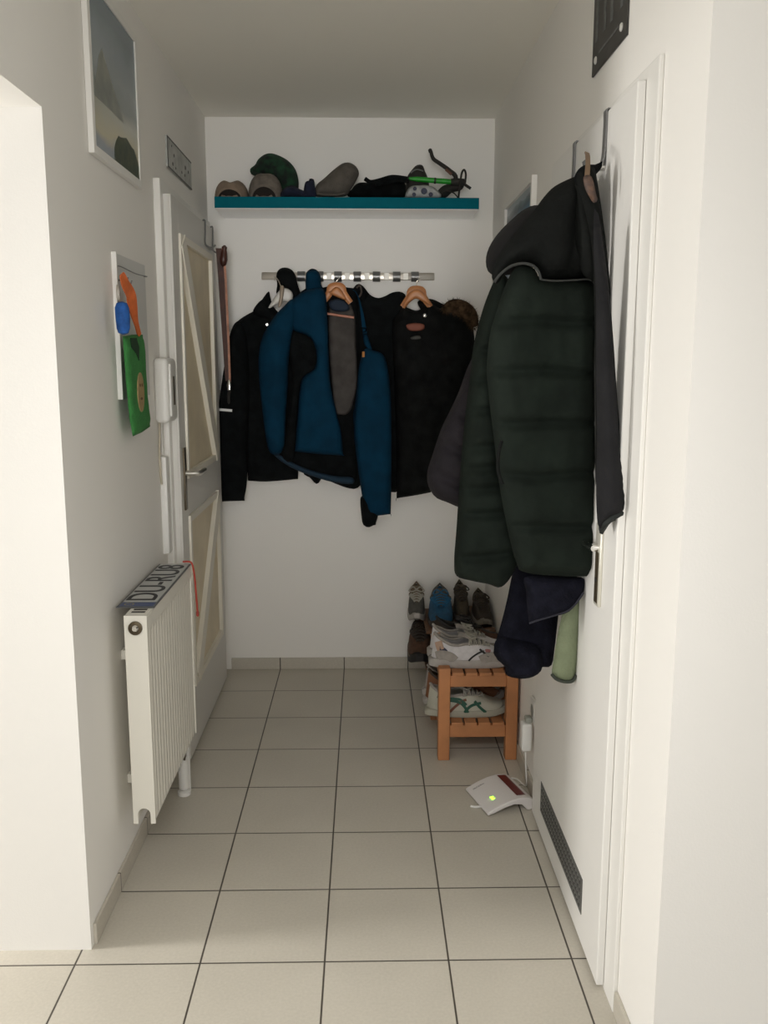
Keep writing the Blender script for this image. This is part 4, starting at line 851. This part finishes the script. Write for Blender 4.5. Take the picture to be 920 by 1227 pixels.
# wedge: thin on the left, round foot on the right
L_, D_ = 0.155, 0.205
def router_body():
    bm = B(); prof = []
    top = [(-0.085, 0.016), (-0.04, 0.036), (0.0, 0.048), (0.04, 0.054), (0.070, 0.051)]
    foot = [(0.080+0.0235*math.sin(a), 0.0235+0.0235*math.cos(a)) for a in [PI*k/10 for k in range(2, 12)]]
    under = [(0.050, 0.026), (0.02, 0.032), (-0.02, 0.024), (-0.06, 0.010), (-0.085, 0.004), (-0.089, 0.010)]
    prof = top+foot+under
    vs = [bm.verts.new((x, -D_/2, z)) for x, z in prof]; f = bm.faces.new(vs)
    r = bmesh.ops.extrude_face_region(bm, geom=[f]); bmesh.ops.translate(bm, verts=[v for v in r['geom'] if isinstance(v, bmesh.types.BMVert)], vec=(0, D_, 0))
    lo = min(v.co.z for v in bm.verts)
    for v in bm.verts: v.co.z -= lo
    return bm, -lo
bm, dz = router_body()
o = obj('case', bm, mat('router_white', (0.70, 0.67, 0.66), 0.35), t, world=False)
b = o.modifiers.new('bevel', 'BEVEL'); b.width = 0.0035; b.segments = 3; b.limit_method = 'ANGLE'; b.angle_limit = math.radians(50)
def rz_top(x):
    pts = [(-0.085, 0.016), (-0.04, 0.036), (0.0, 0.048), (0.04, 0.054), (0.070, 0.051), (0.09, 0.045)]
    for (a, za), (c, zc) in zip(pts, pts[1:]):
        if a <= x <= c: return za+(zc-za)*(x-a)/(c-a)+dz
    return 0.05+dz
bm = B(); n = 8
for i in range(n):
    xa, xb = 0.038+0.038*i/n, 0.038+0.038*(i+1)/n
    vs = [bm.verts.new((x, y, rz_top(x)+0.0012)) for x, y in ((xa, -D_/2+0.022), (xb, -D_/2+0.022), (xb, D_/2-0.012), (xa, D_/2-0.012))]; bm.faces.new(vs)
obj('red_stripe', bm, mat('router_red', (0.115, 0.008, 0.010), 0.3), t, world=False, label='dark red stripe', autos='raw')
for k, (x, y, w) in enumerate(((-0.040, -0.045, 0.012), (-0.040, -0.032, 0.012))):
    bm = B(); box(bm, x-0.008, x+0.008, y-0.004, y+0.004, rz_top(x)-0.002, rz_top(x)+0.003, bev=0.002)
    obj('green_light', bm, mat('green_led', (0.25, 0.7, 0.05), 0.4, emit=((0.42, 1.0, 0.06), 2.2)), t, world=False, label='lit green light')
tx = text_bm('FRITZ!Box', 0.011, 0.0002); 
tx.transform(Matrix.Translation((-0.050, 0.066, rz_top(-0.050)+0.0030)) @ Matrix.Rotation(math.radians(-24), 4, 'Y') @ Matrix.Rotation(math.radians(0), 4, 'Z'))
obj('router_lettering', tx, mat('grey_print', (0.25, 0.24, 0.24), 0.5), t, world=False, smooth=False, autos='raw')
t = thing('white_network_cable', 'thin white cable running from the router up to the adapter', 'cable', (0.62, 0.85, 0))
bm = B()
tube(bm, smooth_path([(0.636, 0.836, 0.1635), (0.639, 0.84, 0.11), (0.647, 0.86, 0.03), (0.645, 0.90, 0.006), (0.63, 0.94, 0.006), (0.60, 0.945, 0.010), (0.575, 0.925, 0.022)], 6), 0.0026, 7)
obj('lead', bm, M_WHITEP, t)
t = thing('white_ethernet_lead', 'short white lead poking out on the floor left of the router', 'cable', (0.44, 0.72, 0))
bm = B(); tube(bm, smooth_path([(0.445, 0.755, 0.005), (0.46, 0.75, 0.0045), (0.475, 0.752, 0.0045), (0.492, 0.758, 0.0045)], 5), 0.004, 8); obj('lead', bm, M_WHITEP, t)

# ------------------------------------------------------------------ shoe stools and shoes
def stool(label, x0, x1, y0, y1, zt, rail_z, ov=0.0, name='wooden_shoe_rack'):
    t = thing(name, label, 'shoe rack', ((x0+x1)/2, (y0+y1)/2, 0), group='wooden shoe racks')
    w = 0.042
    for x in (x0, x1-w):
        for y in (y0, y1-w): obj('leg', bx(x, x+w, y, y+w, 0, zt, bev=0.003), M_WOOD, t, smooth=False)
    obj('rail', bx(x0+w, x1-w, y0+0.008, y0+0.034, zt-0.072, zt-0.030, bev=0.002), M_WOOD, t, smooth=False)
    obj('rail', bx(x0+w, x1-w, y1-0.034, y1-0.008, zt-0.072, zt-0.030, bev=0.002), M_WOOD, t, smooth=False)
    obj('rail', bx(x0+w, x1-w, y0+0.008, y0+0.034, rail_z-0.045, rail_z, bev=0.002), M_WOOD, t, smooth=False)
    obj('rail', bx(x0+w, x1-w, y1-0.034, y1-0.008, rail_z-0.045, rail_z, bev=0.002), M_WOOD, t, smooth=False)
    for zz, nm in ((zt-0.030, 'top_slat'), (rail_z, 'shelf_slat')):
        k = 4; xx0, xx1 = x0+w+0.002, x1-w-0.002
        for i in range(k):
            a = xx0+(xx1-xx0)*i/k; obj(nm, bx(a+0.004, a+(xx1-xx0)/k-0.004, y0+0.004, y1-0.004, zz+0.0002, zz+0.012, bev=0.002), M_WOOD, t, smooth=False)
        for xa, xb in ((x0-ov, x0+w), (x1-w, x1)): obj(nm, bx(xa, xb-0.001, y0+w+0.001, y1-w-0.001, zz+0.0002, zz+0.012, bev=0.002), M_WOOD, t, smooth=False)
    return t
stool('low beech shoe rack with trainers on both shelves beside the right wall, nearer one', 0.366, 0.655, 1.105, 1.520, 0.352, 0.132)

def shoe(label, loc, rz, L=0.285, W=0.100, H=0.105, sole=0.03, cols=None, name='trainer', group=None, stripes=None, lace=True, boot=0.0, tilt=(0, 0), heel_pull=0.0):
    """toe toward local +X, heel at 0; cols: upper, sole, collar, lace, accent"""
    up, so, co, la = cols
    t = thing(name, label, 'shoe', loc, group=group, rot=(tilt[0], tilt[1], rz))
    def half(u):  # half width along the length
        return W/2*(0.66+0.34*math.sin(PI*min(1, max(0, (u-0.05)/1.0))**0.9))*(1-max(0, (u-0.80)/0.20)**2.2*0.75)*(1-max(0, (0.10-u)/0.10)**2*0.45)
    def top(u):
        a = H+boot
        if u < 0.12: return a*(0.93+0.07*(1-u/0.12))
        if u < 0.40: return a*(0.93-0.10*math.sin((u-0.12)/0.28*PI)*0.9)
        if u < 0.80: return a*0.93+(H*0.48-a*0.93)*((u-0.40)/0.40)**1.05
        return H*0.48*(1-0.40*((u-0.80)/0.20)**2)
    def gap(u):
        if u < 0.42: return 0.30+0.16*math.sin(min(1, u/0.3)*PI/2)
        if u < 0.66: return 0.46*(1-((u-0.42)/0.24))**0.8
        return 0.0
    def surf(u, s, off=0.0):
        """s in -1..1 across the shoe, 0 on top"""
        w, h = half(u)+off, top(u)+off; a = (1-abs(s))*PI/2
        y = math.copysign(w*max(0.0, math.cos(a))**0.55, s); z = sole*0.7+(h-sole*0.7)*math.sin(a)**0.8
        lean = 0.02*(z/H) if u < 0.2 else 0
        return Vector((u*L + (lean*(0.2-u)/0.2), y, z))
    nu, ns = 22, 9
    bm = B(); sheets = {}
    for side in (-1, 1):
        g = []
        for i in range(nu+1):
            u = i/nu; g0 = gap(u)
            g.append([bm.verts.new(surf(u, side*(g0+(1-g0)*j/ns))) for j in range(ns+1)])
        for i in range(nu):
            for j in range(ns): bm.faces.new((g[i][j], g[i+1][j], g[i+1][j+1], g[i][j+1]))
        sheets[side] = g
    # heel closing
    a, c = sheets[-1][0], sheets[1][0]; mid = [bm.verts.new(((a[j].co+c[j].co)/2)+Vector((-0.012*(1-0.3*j/ns), 0, 0.004*(1-j/ns)))) for j in range(ns+1)]
    for j in range(ns):
        bm.faces.new((a[j], a[j+1], mid[j+1], mid[j])); bm.faces.new((mid[j], mid[j+1], c[j+1], c[j]))
    a, c = sheets[-1][nu], sheets[1][nu]
    for j in range(ns):
        try: bm.faces.new((a[j], a[j+1], c[j+1], c[j]))
        except ValueError: pass
    bmesh.ops.remove_doubles(bm, verts=bm.verts, dist=0.0004)
    o = obj('upper', bm, up, t, world=False); md = o.modifiers.new('solid', 'SOLIDIFY'); md.thickness = 0.004; md.offset = -1
    # sole
    bm = B(); n = 40; loop = []
    for k in range(n):
        a_ = 2*PI*k/n; u = 0.5+0.5*math.cos(a_); sgn = 1 if math.sin(a_) >= 0 else -1
        u_ = min(max(u, 0.0), 1.0); w = half(u_)+0.004
        if k in (0, n//2): w = 0.0
        edge = 0.016*(1-abs(math.sin(a_)))**2
        loop.append((u_*L + (0.010 if u_ > 0.9 else 0)*math.cos(a_)-(0.014 if u_ < 0.06 else 0), sgn*w if k not in (0, n//2) else 0))
    rings = []
    for z, e in ((0.0, 0.93), (0.005, 1.0), (sole*0.75, 1.0), (sole, 0.95)):
        rings.append([bm.verts.new((L/2+(x-L/2)*e, y*e, z+ (0.018*max(0, (x/L-0.78)/0.22)**2))) for x, y in loop])
    for i in range(3):
        for k in range(n): bm.faces.new((rings[i][k], rings[i][(k+1) % n], rings[i+1][(k+1) % n], rings[i+1][k]))
    bm.faces.new(rings[0]); bm.faces.new(rings[-1])
    obj('sole', bm, so, t, world=False)
    # collar roll round the opening
    bm = B(); ed = [surf(u, -gap(u), 0.001) for u in [0.42-0.42*k/10 for k in range(11)]]
    heel = [Vector((-0.011+0.02, 0, top(0)+0.004))]
    ed2 = [Vector((p.x, -p.y, p.z)) for p in reversed(ed)]
    tube(bm, ed+heel+ed2, 0.0055, 8); obj('collar', bm, co, t, world=False)
    # dark insole seen through the opening
    bm = B(); vs = [bm.verts.new((u*L, s*half(u)*0.8, sole+0.012+ (0.0 if u < .4 else 0.01))) for u, s in [(k/10*0.6+0.03, -1) for k in range(11)]+[(k/10*0.6+0.03, 1) for k in range(10, -1, -1)]]
    bm.faces.new(vs); obj('insole', bm, M_DARK, t, world=False)
    # tongue
    bm = B(); rows = []
    for i in range(9):
        u = 0.34+0.34*i/8; zt_ = top(u)-0.004+0.022*(1-i/8)**2; w = 0.026*(1-0.35*i/8)
        rows.append([bm.verts.new((u*L-0.01*(1-i/8), w*q, zt_-0.006*q*q)) for q in (-1, -0.5, 0, 0.5, 1)])
    for i in range(8):
        for j in range(4): bm.faces.new((rows[i][j], rows[i+1][j], rows[i+1][j+1], rows[i][j+1]))
    o = obj('tongue', bm, co, t, world=False); md = o.modifiers.new('solid', 'SOLIDIFY'); md.thickness = 0.005; md.offset = 0
    if lace:
        bm = B()
        for i in range(5):
            u = 0.43+0.055*i
            for sg in (-1, 1):
                p = [surf(u+0.012*sg*0, -sg*(gap(u)+0.08), 0.003), Vector(((u+0.012)*L, 0, top(u+0.012)+0.006)), surf(u+0.03, sg*(gap(u+0.03)+0.08), 0.003)]
                tube(bm, smooth_path(p, 4), 0.0032, 6)
        for sg in (-1, 1):
            p0 = Vector((0.43*L, 0, top(0.43)+0.008)); tube(bm, smooth_path([p0, p0+Vector((-0.012, sg*0.018, 0.008)), p0+Vector((0.010, sg*0.034, -0.004)), p0+Vector((0.028, sg*0.018, -0.002)), p0], 4), 0.0028, 6)
        obj('laces', bm, la, t, world=False)
    if stripes:
        for nm, m_, path, wd in stripes:
            bm = B(); pp = smooth_path([Vector((u, s, 0)) for u, s in path], 5)
            pts = [surf(q.x, q.y, 0.0022) for q in pp]; nrm = []
            for q in pp:
                e = 0.01; du = surf(q.x+e, q.y, .0022)-surf(q.x-e, q.y, .0022); ds = surf(q.x, min(1, q.y+e), .0022)-surf(q.x, max(-1, q.y-e), .0022); nn = du.cross(ds); nrm.append(nn.normalized() if nn.length > 1e-9 else Vector((0, 0, 1)))
            ribbon(bm, pts, nrm, wd, 0.0025); obj(nm, bm, m_, t, world=False)
    return t

m_w = mat('white_mesh', (0.56, 0.54, 0.55), 0.75, var=0.06, vscale=60); m_gs = mat('grey_suede', (0.30, 0.275, 0.25), 0.9, var=0.1, vscale=60)
m_ws = mat('off_white_sole', (0.36, 0.335, 0.31), 0.7, var=0.06, vscale=40); m_gl = mat('grey_lace', (0.36, 0.345, 0.30), 0.8)
m_crm = mat('cream_leather', (0.42, 0.41, 0.34), 0.55, var=0.05, vscale=30); m_bk = mat('black_rubber', (0.013, 0.012, 0.012), 0.7)
m_gst = mat('green_stripe', (0.010, 0.075, 0.045), 0.6); m_rst = mat('brick_stripe', (0.16, 0.055, 0.03), 0.6)
m_brn = mat('brown_nubuck', (0.085, 0.042, 0.024), 0.85, var=0.2, vscale=40); m_dkb = mat('dark_brown_leather', (0.030, 0.020, 0.013), 0.6, var=0.2, vscale=40)
m_bls = mat('bright_blue_mesh', (0.010, 0.075, 0.16), 0.7, var=0.2, vscale=50); m_olv = mat('olive_suede', (0.060, 0.045, 0.028), 0.85, var=0.2, vscale=40)
m_gym = mat('grey_mesh', (0.085, 0.082, 0.075), 0.85, var=0.15, vscale=60); m_tn = mat('tan_leather', (0.16, 0.115, 0.075), 0.7, var=0.1, vscale=40)
m_orr = mat('rust_suede', (0.20, 0.085, 0.04), 0.85)
ZT1 = 0.352-0.030+0.0125; ZS1 = 0.132+0.0125
# top of the near rack
st = [('accent', mat('tan_patch', (0.40, 0.27, 0.20), 0.8), [(0.02, -0.50), (0.04, -0.62), (0.07, -0.74)], 0.03),
      ('heel_patch', m_gs, [(0.02, -0.92), (0.10, -0.86), (0.20, -0.88), (0.26, -0.97)], 0.034),
      ('navy_patch', mat('navy_patch', (0.03, 0.03, 0.06), 0.7), [(0.05, -0.72), (0.10, -0.70), (0.15, -0.76)], 0.014),
      ('toe_cap', m_gs, [(0.56, -0.95), (0.68, -0.80), (0.80, -0.72), (0.92, -0.75)], 0.035),
      ('side_mark', m_bk, [(0.42, -0.97), (0.50, -0.80), (0.60, -0.58)], 0.006), ('side_mark', m_bk, [(0.55, -0.55), (0.60, -0.66), (0.66, -0.78)], 0.007),
      ('pink_patch', mat('pink_patch', (0.30, 0.13, 0.12), 0.8), [(0.62, -0.55), (0.65, -0.50), (0.68, -0.50)], 0.012)]
shoe('white and grey running shoe with a black cross mark atop the near shoe rack', (0.348, 1.204, ZT1), math.radians(0), 0.31, 0.098, 0.118, 0.032, (m_w, m_ws, m_gs, m_gl), 'trainer', 'pair of white running shoes', st)
shoe('white and grey running shoe standing behind its pair on top of the near shoe rack', (0.350, 1.308, ZT1), math.radians(1), 0.305, 0.098, 0.118, 0.032, (m_w, m_ws, m_gs, m_gl), 'trainer', 'pair of white running shoes', st[:4])
st2 = [('green_stripe', m_gst, [(0.08, -0.60), (0.30, -0.66), (0.42, -0.82), (0.48, -0.99)], 0.010), ('green_stripe', m_gst, [(0.18, -0.50), (0.36, -0.62), (0.46, -0.80), (0.50, -0.99)][:3], 0.009),
       ('green_stripe', m_gst, [(0.44, -0.99), (0.52, -0.80), (0.64, -0.62)], 0.010), ('green_stripe', m_gst, [(0.56, -0.60), (0.62, -0.80), (0.70, -0.99)], 0.010),
       ('brick_stripe', m_rst, [(0.26, -0.99), (0.34, -0.82), (0.46, -0.62)], 0.009)]
shoe('cream leather trainer with crossing green side stripes on the lower shelf of the near rack', (0.334, 1.204, ZS1), math.radians(0), 0.302, 0.10, 0.112, 0.026, (m_crm, mat('cream_sole', (0.34, 0.33, 0.27), 0.7), m_gs, m_gl), 'trainer', None, st2)
shoe('rust and cream trainer second in the row on the lower shelf of the near rack', (0.336, 1.306, ZS1), math.radians(0), 0.29, 0.086, 0.13, 0.026, (m_orr, m_ws, m_dkb, m_gl), 'trainer')
shoe('grey and white trainer third in the row on the lower shelf of the near rack', (0.338, 1.399, ZS1), math.radians(0), 0.29, 0.080, 0.115, 0.03, (m_gs, m_ws, m_gs, m_gl), 'trainer')

shoe('black leather shoe with a rust-brown toe at the back of the near rack top', (0.372, 1.424, ZT1), math.radians(0), 0.275, 0.082, 0.115, 0.026, (m_dkb, m_bk, m_bk, m_bk), 'shoe', None, [('rust_toe', m_brn, [(0.62, -0.5), (0.72, -0.6), (0.84, -0.6), (0.94, -0.6)], 0.03)])
# far rack in the corner
M_WOOD_NEAR = M_WOOD; M_WOOD = mat('shade_darkened_wood', (0.14, 0.065, 0.03), 0.55, var=0.15, vscale=9)  # corner shade put into the wood colour of the far rack
stool('shoe rack in the back corner, its wood darkened for shade, crowded with dark shoes', 0.412, 0.650, 1.640, 2.085, 0.330, 0.140, 0.052)
ZT2, ZS2 = 0.330-0.030+0.0125, 0.140+0.0125
dn = -PI/2
blue_l = mat('blue_lace', (0.012, 0.11, 0.23), 0.7)
shoe('grey-white trainer at the left edge of the crowded top of the corner shoe rack', (0.338, 2.060, ZT2), dn-0.05, 0.27, 0.074, 0.120, 0.026, (m_gym, m_ws, m_tn, m_gl), 'trainer')
shoe('dark trainer with bright blue front and laces on top of the corner shoe rack', (0.440, 1.985, ZT2), dn-0.05, 0.295, 0.106, 0.130, 0.026, (m_bls, m_dkb, m_gym, blue_l), 'trainer')
shoe('olive suede shoe between the blue trainer and the dark brown shoe on the corner rack', (0.537, 2.07, ZT2), dn-0.02, 0.285, 0.066, 0.125, 0.022, (m_olv, m_dkb, m_olv, m_dkb), 'shoe')
shoe('dark brown low shoe with a pale rim nearest the right wall on the corner rack', (0.615, 1.99, ZT2), dn, 0.285, 0.076, 0.105, 0.024, (m_dkb, mat('pale_rim', (0.20, 0.18, 0.15), 0.7), m_olv, m_dkb), 'shoe')
wl_ = lambda s_: ('pale_welt', m_tn, [(0.03, 0.95*s_), (0.2, 0.93*s_), (0.5, 0.94*s_), (0.8, 0.94*s_), (0.96, 0.92*s_)], 0.007)
shoe('brown hiking shoe with dark sole at the left of the corner rack lower shelf', (0.352, 1.990, ZS2), dn-0.06, 0.300, 0.104, 0.122, 0.036, (m_brn, m_bk, m_dkb, m_dkb), 'hiking_shoe', None, [wl_(1), wl_(-1)], boot=0.015)
shoe('reddish-brown hiking shoe in the middle of the corner rack lower shelf', (0.482, 1.985, ZS2), dn, 0.285, 0.090, 0.118, 0.034, (mat('red_brown_nubuck', (0.105, 0.038, 0.022), 0.85, var=0.2, vscale=40), m_bk, m_brn, m_dkb), 'hiking_shoe', None, None, boot=0.005)
shoe('black shoe at the right end of the corner rack lower shelf', (0.580, 1.98, ZS2), dn, 0.28, 0.078, 0.115, 0.03, (m_bk, m_bk, m_dkb, m_bk), 'shoe')

# ------------------------------------------------------------------ light
def area(name, loc, target, sx, sy, power, col):
    l = bpy.data.lights.new(name, 'AREA'); l.shape = 'RECTANGLE'; l.size = sx; l.size_y = sy; l.energy = power; l.color = col
    o = bpy.data.objects.new(name, l); C.objects.link(o); o.location = loc
    o.rotation_euler = (Vector(target)-Vector(loc)).to_track_quat('-Z', 'Y').to_euler(); return o
area('window_light', (-2.4, -0.12, 1.35), (0.6, 0.0, 1.1), 0.34, 1.3, 40, (1.0, 0.97, 0.92))
area('hall_fill_light', (0.0, -3.9, 1.45), (0.0, 2.0, 1.66), 0.9, 1.4, 2.7, (1.0, 0.98, 0.95)).data.spread = math.radians(28)  # added fill with a narrow beam, brightens the back wall
area('floor_fill_light', (0.0, -2.3, 2.35), (0.0, 0.35, 0.0), 1.0, 0.5, 3.9, (1.0, 0.98, 0.94)).data.spread = math.radians(60)  # added fill from above, lifts the floor and its bounce onto the ceiling
w = bpy.data.worlds.new('world'); S.world = w; w.use_nodes = True
bg = w.node_tree.nodes['Background']; bg.inputs['Color'].default_value = (1.0, 0.985, 0.96, 1); bg.inputs['Strength'].default_value = 0.92
S.view_settings.exposure = 0.0
S.cycles.max_bounces = 16; S.cycles.diffuse_bounces = 10; S.cycles.glossy_bounces = 4
